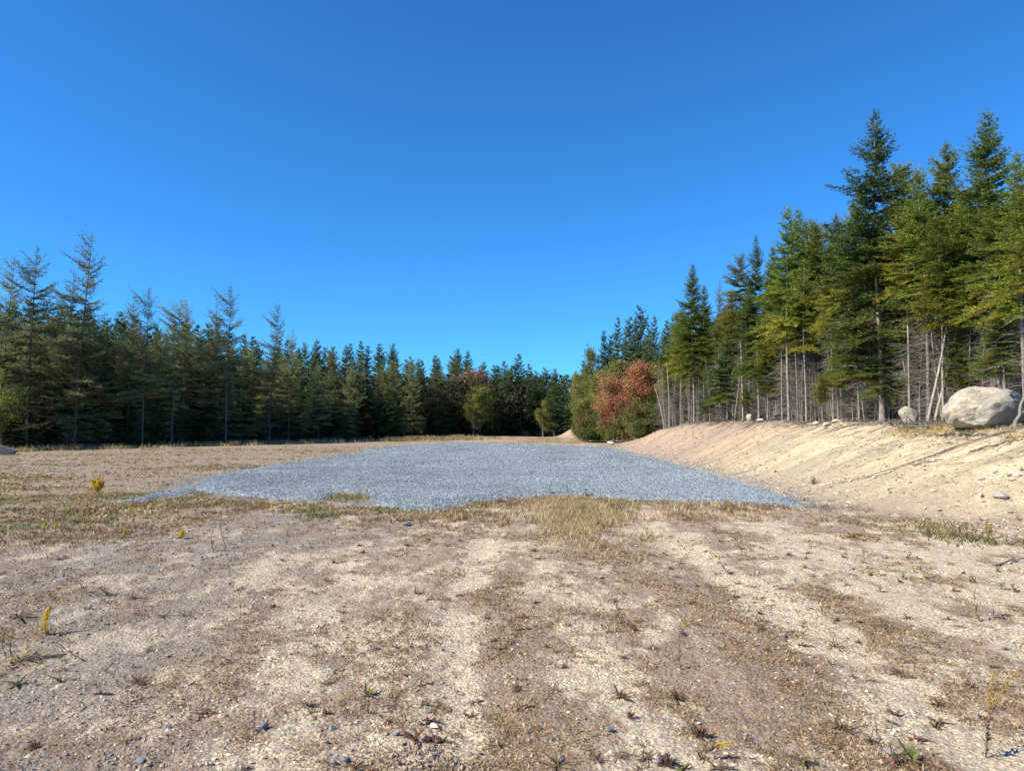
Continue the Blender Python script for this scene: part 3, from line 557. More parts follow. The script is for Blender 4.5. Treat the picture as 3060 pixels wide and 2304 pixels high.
# ---- right far group
RG = 'tall dark spruces beyond the red maple'
for bx, ty, d, lab in [(1848, 945, 76, 'leftmost tall dark spruce above the yellow-topped maple'), (1879, 948, 78, 'second dark spruce in the cluster above the red maple'), (1898, 952, 77, None), (1913, 915, 75, 'dark spruce with a long thin candle tip'), (1957, 942, 72, 'broad spruce standing right of the candle-tipped one'), (1822, 1000, 80, None), (1790, 1060, 84, None), (1870, 1000, 74, None), (1806, 985, 79, None), (1930, 1000, 73, None), (1985, 985, 70, None), (1770, 1090, 92, None), (1900, 1040, 72, None), (1840, 1050, 76, None), (2010, 945, 62, None), (1960, 1030, 66, None), (1990, 955, 60, 'dark spruce left of the first trees on the bank'), (2040, 905, 57, 'pointed dark spruce just left of the slender bank fir'), (1935, 965, 68, None), (1720, 1110, 96, None), (1745, 1075, 90, None), (1765, 1050, 88, None)]:
    tree_px('spruce_tree', 'spruce', int(rng.integers(3)), bx, ty, d, lab or 'dark spruce %s the red maple, %s' % ('far behind' if d > 79 else 'behind' if d > 70 else 'just beyond', NEAR(bx, [(1750, 'the sky gap slope'), (1800, 'the yellow-topped birch'), (1848, 'the leftmost tall spruce'), (1898, 'the clustered tall spruces'), (1913, 'the candle-tipped spruce'), (1957, 'the broad spruce'), (2010, 'the first bank trees')])), RG, wide=rng.uniform(.65, .95))
for bx, ty, d, key, a, lab, wd in [(1772, 1020, 82, 'ygb', YGB, 'tall yellow-topped birch left of the dark spruce cluster', .8), (1735, 1085, 88, 'bir', BIR, 'pale green tree nearest the gap of sky on the right side', .8), (1790, 1075, 74, 'bir', BIR, 'green birch standing left of the red maple', .9), (1768, 1130, 78, 'bir', BIR, 'leafy green tree over the tan mound', .9),
                                   (1752, 1125, 70, 'ygb', YGB, 'bright yellow-green tree left of the red maple', 1.0), (1722, 1160, 92, 'ygb', YGB, 'pale tree leaning over the far end of the road', .9), (1840, 1040, 70, 'bir', BIR, 'green leafy tree behind the top of the red maple', .9), (1820, 1085, 66, 'ygb', YGB, 'pale yellow tree topping the red maple', .6), (1980, 1040, 62, 'bir', BIR, 'olive tree right of the orange maple crown', .9), (1950, 1090, 60, 'bir', BIR, 'green tree just behind the orange maple crown', 1.0), (2000, 1060, 56, 'bir', BIR, 'olive green tree beside the thin pale stems', .8)]:
    bpx('birch_tree', key, a, bx, ty, d, lab, wide=wd * .72)
bpx('maple_tree', 'map', MAP, 1840, 1095, 61, 'red autumn maple among green trees beside the shrubs', wide=.72, rot=1.0)
MAPO = dict(MAP, seed=18, pal=[(.34, .13, .075), (.38, .18, .085), (.33, .22, .08)])
bpx('maple_tree', 'mapo', MAPO, 1900, 1072, 60, 'orange autumn maple crown right of the red one', wide=.75)
AG = 'dark green alder shrubs at the end of the bank'
for bx, ty, d, lab, wd in [(1748, 1250, 68, 'alder shrub by the tan mound, leftmost of the shrubs', .9), (1778, 1240, 66, 'alder shrub between the mound and the white stone', 1.1), (1840, 1232, 62, 'tall alder shrub directly under the red maple', 1.0), (1885, 1212, 60, 'large dark alder shrub before the orange maple', 1.1), (1930, 1205, 56, 'alder shrub at the low end of the dirt bank', 1.0), (1915, 1258, 55, 'low alder shrub touching the bank end', 1.2), (1965, 1225, 55, 'alder shrub against the thin grey stems', 1.0)]:
    bpx('alder_shrub', *((('ald', ALD), ('ald2', ALD2))[int(bx) % 2]), bx, ty, d, lab, cat='shrub', group=AG, wide=wd)
bpx('bush', 'ygb', YGB, 1815, 1278, 60, 'small bright yellow-green bush beside the white stone', cat='bush', wide=1.2)
# ---- right wood on the bank
FGp = 'firs at the front of the wood on the bank'
RT = [('fir', 3, 2612, 335, 25.0, 'tallest dark green fir on the right with a narrow spire', 1.0), ('fir', 0, 2942, 325, 21.0, 'tall dark fir with spreading upturned top above the big boulder', .95), ('fir', 2, 2830, 425, 23.5, 'fir with a sparse see-through top between two tall dark firs', .9),
      ('fir', 1, 2752, 492, 23, 'yellow-green fir with a pointed tip left of the sparse-topped fir', .9), ('pole', 0, 2703, 480, 29, 'thin dark fir spire between the tallest fir and the yellow-green one', .8), ('fir', 1, 2345, 612, 32, 'left of two close fir spires at the middle of the right wood', .8),
      ('fir', 0, 2378, 618, 34, 'right of two close fir spires at the middle of the right wood', .7), ('pole', 2, 2415, 655, 36, 'fir with a short bluish spire right of the twin spires', .9), ('pole', 0, 2448, 660, 33, 'fir with a sparse reddish top in the middle of the right wood', .9),
      ('fir', 2, 2500, 640, 30, 'yellowish fir with loose open branches left of the tallest fir', .9), ('fir', 3, 2258, 705, 37, 'fir with wide flat tiers above a tall pale trunk', .7), ('pole', 1, 2212, 765, 38, 'fir with a slim spire over a long bare pale trunk', .9),
      ('fir', 0, 2068, 785, 45, 'slender dark fir spire at the left end of the right wood', .75), ('fir', 1, 2100, 850, 48, 'shorter fir tucked right of the slender left spire', .8), ('larch', 2, 2145, 835, 47, 'wispy pale topped larch among the firs on the bank', .6),
      ('fir', 2, 2185, 880, 43, 'low dark fir between the wispy larch and the slim spire', .9), ('pole', 2, 2030, 930, 52, 'fir at the left end of the wood by the thin stems', 1), ('fir', 0, 2310, 735, 35, 'fir filling the gap left of the twin spires', .8), ('fir', 2, 2552, 600, 28, 'green fir at the left shoulder of the tallest fir', .9),
      ('fir', 1, 3035, 450, 17.5, 'yellow-green fir at the right edge of the photo behind the boulder', .9), ('pole', 0, 3100, 500, 15.5, 'half-bare fir cut by the right edge of the photo', 1.1), ('fir', 2, 2880, 560, 22, 'yellow-flecked fir with orange lower sprays over the boulder', .85), ('pole', 1, 2700, 620, 23.5, 'pale trunked fir standing before the yellow-green fir', 1), ('pole', 2, 2800, 640, 21.5, 'fir with leaning pale trunk left of the boulder', 1),
      ('pole', 0, 2970, 620, 18.8, 'pale trunked fir rising directly behind the boulder', 1), ('pole', 1, 2480, 800, 29, 'thin pale pole fir with a yellowed crown before the dense firs', .9), ('pole', 2, 2400, 800, 31, 'pole fir with yellow lower sprays over a thicket of dead twigs', .9), ('pole', 0, 2330, 850, 33, 'pale straight pole fir in the thicket of bare trunks', .9), ('pole', 1, 2375, 870, 32, 'bare grey pole fir with a small high crown', .8)]
for kind, i, bx, ty, d, lab, wd in RT:
    tree_px('fir_tree', kind, i, bx, ty, d, lab, FGp, wide=wd, cat='tree')
BG = 'firs filling the wood behind the bank'
for q in range(62):
    px = 2010 + (q * 61.8) % 1120 + rng.uniform(-12, 12); row = q % 3
    d0 = np.interp(px, [2000, 2200, 2400, 2600, 2800, 3060, 3200], [54, 42, 34, 28.5, 25.5, 22, 20]); d = d0 + (1.5, 4.5, 9)[row] + rng.uniform(-1, 1)
    ty = np.interp(px, [2000, 2100, 2250, 2400, 2600, 2800, 3060], [985, 920, 850, 760, 640, 600, 560]) + rng.uniform(0, 130)
    tree_px('fir_tree', 'pole' if row == 0 or (row == 1 and q % 2) else 'fir' if row < 2 else 'spruce', int(rng.integers(3)) if row < 2 else int(rng.integers(3)), px, ty, d, 'green fir %s the front firs, %s' % (('close behind', 'deeper behind', 'far behind')[row], NEAR(px, RM)), BG, wide=rng.uniform(.85, 1.15))
PG = 'half-grown firs with yellowed low sprays under the right wood'
for px, ty, d, lab in [(2170, 1010, 41, 'half-grown fir with broad low tiers reaching the bank top'), (2290, 1040, 35, 'half-grown yellowish fir under the flat-tiered fir'), (2455, 1120, 26.5, 'small bright yellow-green fir sapling in the thicket'), (2560, 940, 26, 'half-grown green fir under the tallest fir'), (2640, 960, 25, 'half-grown green fir right of the tallest fir trunk'), (2120, 1130, 44, 'low yellow-green fir sprays near the thin stems'), (2860, 1000, 21.5, 'half-grown fir behind the small boulder'), (2990, 900, 18.6, 'half-grown fir behind the right end of the big boulder'), (2230, 1150, 38, 'small low fir between two pale trunks'), (2500, 1000, 28, 'half-grown fir before the dark interior of the wood'), (2740, 1050, 24, 'half-grown fir between pale trunks left of the boulder')]:
    tree_px('young_fir', 'fir', int(rng.integers(1, 4)), px, ty, d, lab, PG, wide=1.5)
# bare saplings and dead poles
def deadpole(seed, Ht=5, br=34, th=.006, spread=.8):
    r = np.random.default_rng(seed); zz = np.linspace(0, Ht, 8); T = np.stack([.04 * Ht * np.sin(zz / Ht * 3 + seed) * zz / Ht, .03 * Ht * np.cos(zz / Ht * 2.4 + seed) * zz / Ht, zz], 1)
    tk = tube(T, np.linspace(Ht * th, .006, 8), 6); L = []
    for q in range(br):
        z = r.uniform(.1, .97) * Ht; p = np.array([np.interp(z, zz, T[:, k]) for k in range(3)]); az = r.random() * 6.28; l = spread * r.uniform(.3, 1) * (1.1 - .6 * z / Ht); s = np.linspace(0, 1, 5)[:, None]
        Q = p + np.array([math.cos(az), math.sin(az), 0]) * l * s + np.array([0, 0, 1.]) * l * (r.uniform(-.2, .6) * s - r.uniform(.1, .7) * s ** 2) + r.normal(0, .02, (5, 3)) * s; L.append(tube(Q, np.linspace(.007, .002, 5), 3))
        for e in range(3):
            k = r.integers(1, 4); a2 = az + r.uniform(-1.2, 1.2); Q2 = Q[k] + np.array([math.cos(a2), math.sin(a2), r.uniform(-.4, .4)]) * l * .4 * np.linspace(0, 1, 3)[:, None]; L.append(tube(Q2, [.0035, .003, .002], 3))
    return mesh('trunk', *tk, None, True), mesh('twigs', *jt(L))
DP = [deadpole(s, br=b, spread=sp) for s, b, sp in ((1, 40, .6), (2, 130, 1.2), (3, 90, 1.0), (4, 190, 1.4))]
PGr = 'bare grey sapling poles along the top of the bank'
for q in range(120):
    px = 1965 + (q * 41.3) % 1090 + rng.uniform(-9, 9); d = np.interp(px, [1960, 2200, 2400, 2600, 2800, 3060], [51, 39.5, 31.5, 25.8, 22.3, 18.4]) + rng.uniform(.1, 3.2)
    P = at(px, 1260, d); x = P[0]
    if x < toe(d) + cwid(d) + .2: x = toe(d) + cwid(d) + .2 + rng.random() * .5
    o = empty('dead_sapling', (x, d, Hs(x, d) - .05)); s = rng.uniform(.45, 1.0); o.scale = (s, s, s); o.rotation_euler = (rng.normal(0, .07), rng.normal(0, .09), rng.random() * 6.28)
    a, b = DP[int(rng.integers(4))]; obj('trunk', a, M_pale, o); obj('twigs', b, M_dead, o); tag(o, '%s grey sapling pole atop the bank, %s' % ('short' if s < .62 else 'mid-sized' if s < .82 else 'tall', NEAR(px, RM)), 'sapling', PGr)
for px, py, tx, ty, lab in [(1985, 1272, 1955, 1150, 'thin pale stem leaning left at the left end of the wood'), (2000, 1262, 1992, 1080, 'straight thin pale stem left of the slender fir'), (2770, 1262, 2835, 930, 'pale trunk leaning right, left of the boulder'), (2790, 1262, 2870, 930, 'second pale trunk leaning right, crossing behind the boulder')]:
    d = {1985: 50, 2000: 50, 2770: 21.2, 2790: 21.5}[px]; A = at(px, py, d); B = at(tx, ty, d + .3); s = np.linspace(0, 1, 8)[:, None]; P = A + (B - A) * s + np.array([.05, 0, 0]) * np.sin(s * 3.1); P[0, 2] = Hs(P[0, 0], P[0, 1]) - .05
    V, F = tube(P, np.linspace(.045, .02, 8), 6); tag(obj('leaning_trunk', mesh('leaning_trunk', V, F, None, True), M_pale), lab, 'trunk')

# ------------------------------------------------------------------ rocks
def rock(name, x, y, sx, sy, sz, seed, m, label, cat='rock', sink=.15, group=None, rot=0, rough=.16, cols=None, sub=4, cuts=9):
    import bmesh
    bm = bmesh.new(); bmesh.ops.create_icosphere(bm, subdivisions=sub, radius=1); r = np.random.default_rng(seed)
    V = np.array([v.co[:] for v in bm.verts]); F = np.array([[v.index for v in f.verts] for f in bm.faces]); bm.free()
    for k in range(cuts):                # chop flat facets
        nn = r.normal(0, 1, 3); nn /= np.linalg.norm(nn); c = r.uniform(.42, .8); dd = V @ nn; V = V - np.clip(dd - c, 0, None)[:, None] * nn * .97
    V = V * (1 + rough * (fbm(V[:, 0] + seed, V[:, 1] + V[:, 2] * .7, .7, 4, seed) - .5)[:, None] + .25 * rough * (fbm(V[:, 0] * 1.3 - V[:, 2], V[:, 1] + V[:, 2], .16, 3, seed + 1) - .5)[:, None])
    V = V * (sx, sy, sz); c, q = math.cos(rot), math.sin(rot); V = np.stack([V[:, 0] * c - V[:, 1] * q, V[:, 0] * q + V[:, 1] * c, V[:, 2]], 1)
    z = Hs(x, y) + sz * (1 - sink) * .85
    o = obj(name, mesh(name, V, F, None if cols is None else np.tile(cols, (len(V), 1)), sub > 2), m, None, (x, y, z)); tag(o, label, cat, group); return o
def rock_px(name, px, py, d, w, h, *a, **k):   # centre column, base row, size in photo pixels
    P = at(px, py, d); f = d / FPX; return rock(name, P[0], d, w * f / 2, w * f * .42, h * f / 2, *a, **k)
def boulder():                          # silhouette of the big rock, given its own depth
    import bmesh
    d = 17.0; f = d / FPX
    prof = [(2826, 1228), (2832, 1212), (2850, 1190), (2868, 1172), (2895, 1157), (2935, 1155), (2975, 1160), (3015, 1166), (3050, 1178), (3068, 1195), (3070, 1220), (3062, 1245), (3035, 1258), (2990, 1264), (2955, 1276), (2920, 1281), (2880, 1274), (2850, 1262), (2838, 1248)]
    C = at(2945, 1222, d); pts = np.array([[(a - 2945) * f, (1222 - b) * f] for a, b in prof]); ang = np.arctan2(pts[:, 1], pts[:, 0]); o = np.argsort(ang); ang = ang[o]; rad = np.hypot(*pts.T)[o]
    bm = bmesh.new(); bmesh.ops.create_icosphere(bm, subdivisions=6, radius=1); V = np.array([v.co[:] for v in bm.verts]); F = np.array([[v.index for v in q.verts] for q in bm.faces]); bm.free()
    th = np.arctan2(V[:, 2], V[:, 0]); rr = np.interp(th, np.concatenate([ang - 2 * np.pi, ang, ang + 2 * np.pi]), np.tile(rad, 3)); pl = np.hypot(V[:, 0], V[:, 2])
    sq = np.sign(V[:, 1]) * abs(V[:, 1]) ** .8; ps = np.sin(np.arccos(np.clip(abs(sq), 0, 1))) ** .45
    X = np.cos(th) * rr * ps; Z = np.sin(th) * rr * ps; Y = sq * .62
    r = np.random.default_rng(4)
    for nn, c in (((-.25, -.7, .66), .52), ((-.5, -.85, .0), .60), ((.3, -.8, -.5), .46), ((.1, -.98, .1), .54), ((.55, -.75, .35), .62)):
        nn = np.array(nn) / np.linalg.norm(nn); P = np.stack([X, Y, Z], 1); dd = P @ nn; P -= np.clip(dd - c, 0, None)[:, None] * nn * .95; X, Y, Z = P.T
    P = np.stack([X, Y, Z], 1); rd = abs(fbm(X * .7 + Z * .5 + 2, Z * 1.5 + Y * .6, .5, 5, 75, .6) - .5); k = .20 * (fbm(X + Z * .4, Z * 1.6 + Y, .5, 6, 71, .6) - .5) - .07 * np.exp(-(rd / .012) ** 2) + .06 * (fbm(X * .6 + 3, Z * 3 + Y * 2, .30, 4, 73) - .5); P *= (1 + k)[:, None]
    t = tag(obj('boulder', mesh('boulder', P, F, None, True), M_boulder, None, (C[0], C[1], C[2] - .04)), 'huge pale grey boulder resting on top of the dirt bank at right', 'boulder')
boulder()
rock_px('boulder', 2722, 1262, 19.5, 78, 84, 12, M_boulder, 'smaller tan pointed boulder behind bare trunks left of the huge one', 'boulder', cuts=16, sink=.3)
rock_px('boulder', 8, 1345, 47, 82, 46, 13, M_stone, 'grey shaded boulder cut by the left edge under the trees', 'boulder', cuts=8, sink=.25, cols=(.15, .14, .13))  # shade under the trees is put into this darkened stone colour
WH = (.60, .56, .50); SL = (.17, .19, .215); TN = (.58, .49, .35); GY = (.32, .31, .30)
rock_px('stone', 1827, 1320, 58, 26, 15, 14, M_stone, 'white stone at the foot of the alder shrubs', 'stone', cols=WH, sub=3)
for px, py, w_, h_, c, lab in [(2930, 1490, 20, 14, WH, 'pale flat stone low on the bank, left of a grey one'), (2990, 1498, 52, 24, GY, 'flat grey slab lying low on the bank at right'), (1218, 1573, 32, 14, SL, 'flat blue-grey slate stone on the dirt before the pad'), (1195, 1547, 12, 7, SL, 'tiny dark stone just above the flat slate stone'), (197, 1505, 12, 8, WH, 'small white stone in the weeds on the left'),
                             (2440, 1250, 30, 20, TN, 'pale tan block at the top of the bank among dead wood'), (2500, 1263, 36, 12, TN, 'flat pale slab on the bank top right of the tan block'), (2240, 1258, 22, 24, TN, 'upright tan stone among the bleached wood'), (2272, 1260, 34, 12, TN, 'flat tan stone beside the upright one on the bank top'), (2470, 1275, 26, 14, WH, 'white stone near the top of the bank'), (2440, 1268, 24, 10, WH, 'low white stone on the pale upper bank'),
                             (2508, 1440, 22, 12, GY, 'grey stone half way down the bank near the pole end'), (2716, 1445, 16, 10, WH, 'small white stone under the long pole'), (2790, 1470, 24, 9, TN, 'flat cream stone on the lower bank'), (2765, 1527, 14, 8, WH, 'little white stone at the foot of the bank'), (2975, 1415, 26, 10, GY, 'grey stone on the yellow part of the bank'), (3050, 1412, 20, 10, GY, 'grey stone at the right edge of the bank'), (2680, 1545, 24, 8, GY, 'dull grey flat stone at the bank foot'),
                             (1985, 1432, 6, 4, SL, 'dark stone on the bank edge'), (788, 2180, 40, 22, SL, 'blue-grey slab set in the dirt at lower left'), (1185, 2195, 26, 10, SL, 'flat slate flake in the pale dirt'), (1028, 2270, 28, 16, SL, 'largest of the dark blue stones at the bottom'), (1000, 2283, 24, 14, SL, 'dark blue stone left of the largest bottom one'), (1045, 2288, 20, 12, SL, 'dark blue stone right under the largest bottom one'), (975, 2232, 18, 10, SL, 'small slate stone above the bottom cluster'), (1095, 2248, 16, 9, SL, 'small slate stone right of the bottom cluster'),
                             (1363, 2262, 18, 18, SL, 'upright slate stone beside the crumbly clods'), (1965, 2268, 36, 26, GY, 'round grey stone by the dark weed at the bottom'), (2340, 1905, 34, 12, GY, 'half-buried pale grey stone in the right dirt'), (1820, 2190, 30, 14, SL, 'dark stone sunk beside a pale patch'), (420, 2290, 36, 16, SL, 'slate slab at the bottom left edge'), (1322, 1945, 14, 9, SL, 'small blue stone in the middle of the dirt'), (500, 2180, 30, 10, SL, 'thin dark slate flake at left'), (560, 2130, 20, 8, GY, 'small grey stone at left in gravelly dirt')]:
    x, y = hit(px, py); f = y / FPX; rock('stone', x, y, w_ * f / 2, w_ * f * .45, max(h_ * f * .62, .006), int(px) % 97, M_stone, lab, 'stone', cols=c, sub=2, cuts=10, sink=.45, rot=rng.random() * .6)
# scattered stones on the bank and clods at the bottom
BS = []
for q in range(46):
    px = rng.uniform(2050, 3040); t = rng.random(); py = np.interp(px, [1950, 3060], [1300, 1300]) + t * np.interp(px, [2000, 2450, 3060], [60, 190, 290]); x, y = hit(px, py); s = rng.uniform(.03, .09)
    rock('bank_stone', x, y, s, s * .7, s * .4, 200 + q, M_stone, 'fist-sized stone lying on the bare slope of the bank', 'stone', cols=[TN, GY, WH, TN][q % 4], sub=2, cuts=10, sink=.4, group='stones scattered on the bank', rot=rng.random() * 3)
n = 420; px = rng.normal(1330, 110, n); py = rng.normal(2262, 30, n); P = np.array([flat(a, min(b, 2330)) for a, b in zip(px, py)]); ss = .008 + .026 * rng.random(n) ** 2.5
V, F, C = chunks(np.stack([P[:, 0], P[:, 1], H(P[:, 0], P[:, 1]) + ss * .15], 1), ss, np.tile((.33, .26, .20), (n, 1)) * (.7 + .6 * rng.random((n, 1))), .9)
tag(obj('dirt_clods', mesh('dirt_clods', V, F, C), M_stone), 'crumbly brown clods at the bottom under the red-leaved weed', 'clods', kind='stuff')

# ------------------------------------------------------------------ poles, sticks, brush
def stick(name, pts, r0, r1, m, label, cat='stick', lift=.03, k=6, group=None, seed=0, wob=.01):
    P = []; r = np.random.default_rng(seed + 5)
    for a, b in pts:
        x, y = hit(a, b); P.append((x, y, Hs(x, y) + lift))
    P = np.array(P); s = np.linspace(0, 1, len(P)); t = np.linspace(0, 1, max(8, 3 * len(P))); Q = np.stack([np.interp(t, s, P[:, c]) for c in range(3)], 1); Q += r.normal(0, wob, Q.shape)
    Q[:, 2] = np.maximum(Q[:, 2], H(Q[:, 0], Q[:, 1]) + r0 * .4)
    V, F = tube(Q, np.linspace(r0, r1, len(Q)), k); return tag(obj(name, mesh(name, V, F, None, True), m), label, cat, group)
stick('long_pole', [(2455, 1462), (2600, 1430), (2750, 1380), (2880, 1335), (2980, 1305), (3075, 1280)], .012, .022, M_bark, 'long thin grey pole lying down the slope of the bank', 'pole', .05, wob=.004)
stick('fallen_branch', [(2900, 1352), (2960, 1340), (3010, 1322), (3065, 1318)], .02, .012, M_barkdark, 'crooked dark branch under the long pole', 'branch', seed=2, wob=.03)
stick('stick', [(2730, 1393), (2790, 1385), (2820, 1381)], .012, .008, M_barkdark, 'short dark stick just under the middle of the pole', seed=3, wob=.02)
stick('stick', [(2980, 1694), (3020, 1686), (3065, 1678)], .012, .006, M_dead, 'grey stick in the weeds at the right edge', seed=4)
stick('stick', [(1700, 1378), (1724, 1380), (1736, 1384)], .03, .02, M_dead, 'short brown stick lying on the gravel pad', lift=.15, seed=5)
stick('stick', [(275, 1490), (320, 1488), (370, 1485)], .012, .006, M_dead, 'pale straight stick in the left weeds', seed=6)
for q, (a, b, c, e, lab) in enumerate([(2150, 1235, 2162, 1262, 'bleached split stick standing up on the bank top'), (2143, 1250, 2195, 1262, 'bleached stick lying by the standing one'), (2185, 1245, 2215, 1262, 'broken bleached slab of wood on the bank top'), (2200, 1262, 2235, 1246, 'thin bleached branch propped on the tan stone'), (2325, 1216, 2338, 1245, 'splintered pale stump piece in the brush'), (2300, 1258, 2345, 1225, 'grey branch sticking out of the brush'), (2310, 1240, 2400, 1225, 'long grey branch across the brush')]):
    d = np.interp(a, [2140, 2320], [40.5, 34.5]); A = at(a, b, d); B = at(c, e, d + .5); s = np.linspace(0, 1, 6)[:, None]; P = A + (B - A) * s + np.random.default_rng(q).normal(0, .02, (6, 3))
    P[:, 2] = np.maximum(P[:, 2], H(P[:, 0], P[:, 1]) + .02); V, F = tube(P, np.linspace(.06, .03, 6), 5); tag(obj('bleached_stick', mesh('bleached_stick', V, F, None, True), M_pale), lab, 'stick')
for (px, py, qx, qy, r_, lab, d) in [(3028, 1292, 3062, 1175, .05, 'thick splintered trunk leaning in front of the right end of the boulder', 15.9), (3010, 1285, 3070, 1215, .03, 'thinner trunk leaning beside the splintered one', 16.0)]:
    A = at(px, py, d); B = at(qx, qy, d + .2); A[2] = Hs(A[0], d) - .05; s = np.linspace(0, 1, 8)[:, None]; V, F = tube(A + (B - A) * s + np.random.default_rng(3).normal(0, .012, (8, 3)), np.linspace(r_, r_ * .5, 8), 7); tag(obj('leaning_trunk', mesh('leaning_trunk', V, F, None, True), M_dead), lab, 'trunk')
def brush(seed, w_, h_, n=60):
    r = np.random.default_rng(seed); L = []
    for q in range(n):
        p = np.array([r.normal(0, w_ * .4), r.normal(0, .35), 0.0]); a = r.random() * 6.28; e = np.array([math.cos(a), math.sin(a) * .6, r.uniform(0, .7)]) * r.uniform(.2, .8) * h_ * 2; s = np.linspace(0, 1, 6)[:, None]
        L.append(tube(p + e * s + r.normal(0, .05, (6, 3)) * s - np.array([0, 0, .25]) * s ** 2 * h_, np.linspace(.012 * r.uniform(.5, 1.6), .003, 6), 4))
    return jt(L)
for q, (px, py, d, w_, h_, lab, m) in enumerate([(2345, 1258, 33.2, 1.6, .5, 'tangled brush heap on the bank top under the bare poles', M_dead), (2770, 1320, 18.8, .9, .22, 'small heap of grey twigs on the grassy bank top', M_dead), (2790, 1275, 19.0, 1.2, .4, 'brush heap between the two boulders', M_barkdark), (2560, 1262, 25.6, 2.2, .3, 'low brush along the bank top right of the heap', M_dead), (2680, 1285, 20.8, 1.5, .22, 'scattered grey twigs before the smaller boulder', M_dead), (2140, 1262, 42, 2.2, .4, 'low dead twigs along the bank top at left', M_dead), (2920, 1292, 16.2, 1.6, .14, 'thin twigs and litter in front of the huge boulder', M_barkdark)]):
    P = at(px, py, d); V, F = brush(q, w_, h_, 90); tag(obj('brush_heap', mesh('brush_heap', V, F), m, None, (P[0], d, Hs(P[0], d))), lab, 'brush')
# litter of fine twigs streaking down the bank
L = []; 
for q in range(300):
    px = rng.uniform(2020, 3080); py = 1262 + rng.random() ** 1.6 * np.interp(px, [2000, 2450, 3060], [50, 130, 190]); x, y = hit(px, max(py, np.interp(px, [2000, 2700, 3060], [1268, 1275, 1298]))); a = rng.normal(2.9, .5); l = rng.uniform(.08, .5); s = np.linspace(-.5, .5, 5)
    X = x + math.cos(a) * l * s + rng.normal(0, .012, 5); Y = y + math.sin(a) * l * s; L.append(tube(np.stack([X, Y, H(X, Y) + .012], 1), np.linspace(.004, .002, 5), 3))
for q in range(900):
    y = rng.uniform(15.5, 54); t = rng.normal(1.05, .13); x = toe(y) + cwid(y) * t; a = rng.random() * 6.28; l = rng.uniform(.15, .9); s = np.linspace(-.5, .5, 5)
    X = x + math.cos(a) * l * s + rng.normal(0, .03, 5); Y = y + math.sin(a) * l * s; L.append(tube(np.stack([X, Y, H(X, Y) + .015 + rng.uniform(0, .10) * rng.random()], 1), np.linspace(.010, .004, 5) * rng.uniform(.5, 1.3), 3))
tag(obj('twig_litter', mesh('twig_litter', *jt(L)), M_barkdark), 'fine dead twigs and roots littering the slope of the bank', 'litter', kind='stuff')
# yellow-brown grass under the boulder, on the bank top
L = []; n = 1500; x, y = scat(n, 9.5, 13.2, 14.6, 19.5); t = (x - toe(y)) / cwid(y); keep = (t > .72) & (t < 1.15) & (rng.random(n) < sm(.42, .56, fbm(x, y, 1.2, 3, 77))); L.append(tufts(x[keep], y[keep], 10, .06, .09, .009, .9, [(.36, .25, .08), (.42, .30, .10), (.24, .21, .07)]))
V, F, C = join(L); tag(obj('bank_grass', mesh('bank_grass', V, F, C), M_grass), 'yellow-brown grass on the bank top before the huge boulder', 'grass', kind='stuff')

# ------------------------------------------------------------------ weeds, one by one
def leafblade(p, az, el, L, w_, bend, c):
    s = np.linspace(0, 1, 5); h = np.array([math.cos(az), math.sin(az), 0]); sd = np.array([-math.sin(az), math.cos(az), 0])
    P = p + h * (L * s * math.cos(el))[:, None] + np.array([0, 0, 1.]) * (L * (s * math.sin(el) - bend * s ** 2))[:, None]; ww = w_ * np.array([.35, .9, 1, .7, .05])[:, None] * .5
    V = np.concatenate([P - sd * ww, P + sd * ww]); V[:5, 2] += w_ * .15; V[5:, 2] += w_ * .15; F = np.array([[i, i + 1, i + 6, i + 5] for i in range(4)]); return V, F, np.tile(c, (10, 1))
def rosette(seed, k, L, w_, pal, el=(.15, .9), bend=.35):
    r = np.random.default_rng(seed); X = []
    for q in range(k): X.append(leafblade(np.array([r.normal(0, .006), r.normal(0, .006), .002]), r.random() * 6.28, r.uniform(*el), L * r.uniform(.5, 1.1), w_ * r.uniform(.6, 1.2), bend * r.random() * 1.6, np.array(pal[r.integers(len(pal))]) * r.uniform(.7, 1.3)))
    return mesh('weed', *join(X))
BR = [(.14, .085, .06), (.19, .10, .07), (.11, .085, .055), (.16, .13, .07)]; GR = [(.12, .15, .04), (.17, .20, .05), (.09, .12, .035)]; RD = [(.17, .055, .045), (.13, .06, .05), (.10, .07, .05)]; YG = [(.28, .30, .06), (.36, .34, .08), (.20, .24, .05)]
WV = [('brown', rosette(1, 16, .055, .007, BR)), ('brown', rosette(2, 24, .07, .006, BR)), ('brown', rosette(3, 12, .05, .01, BR, (.05, .5))), ('green', rosette(4, 14, .07, .010, GR + BR[:1])), ('red', rosette(5, 14, .06, .008, RD)), ('straw', rosette(6, 30, .06, .004, [(.40, .31, .17), (.30, .22, .12)])), ('brown', rosette(7, 20, .085, .006, BR, (.05, .7))), ('brown', rosette(8, 34, .05, .005, BR + RD[1:2], (.2, 1.3)))]
LAB = {'brown': 'small dark brown dried weed rosette on bare dirt', 'green': 'small green-leaved weed on bare dirt', 'red': 'little red-leaved weed on bare dirt', 'straw': 'small straw-coloured grass tuft on bare dirt'}
def weed(x, y, i, s, label, group, lean=0):
    o = obj('weed', WV[i][1], M_grass, None, (x, y, Hs(x, y) - .003)); o.scale = (s, s, s * rng.uniform(.8, 1.2)); o.rotation_euler = (0, lean, rng.random() * 6.28); tag(o, label, 'weed', group); return o
cnt = 0
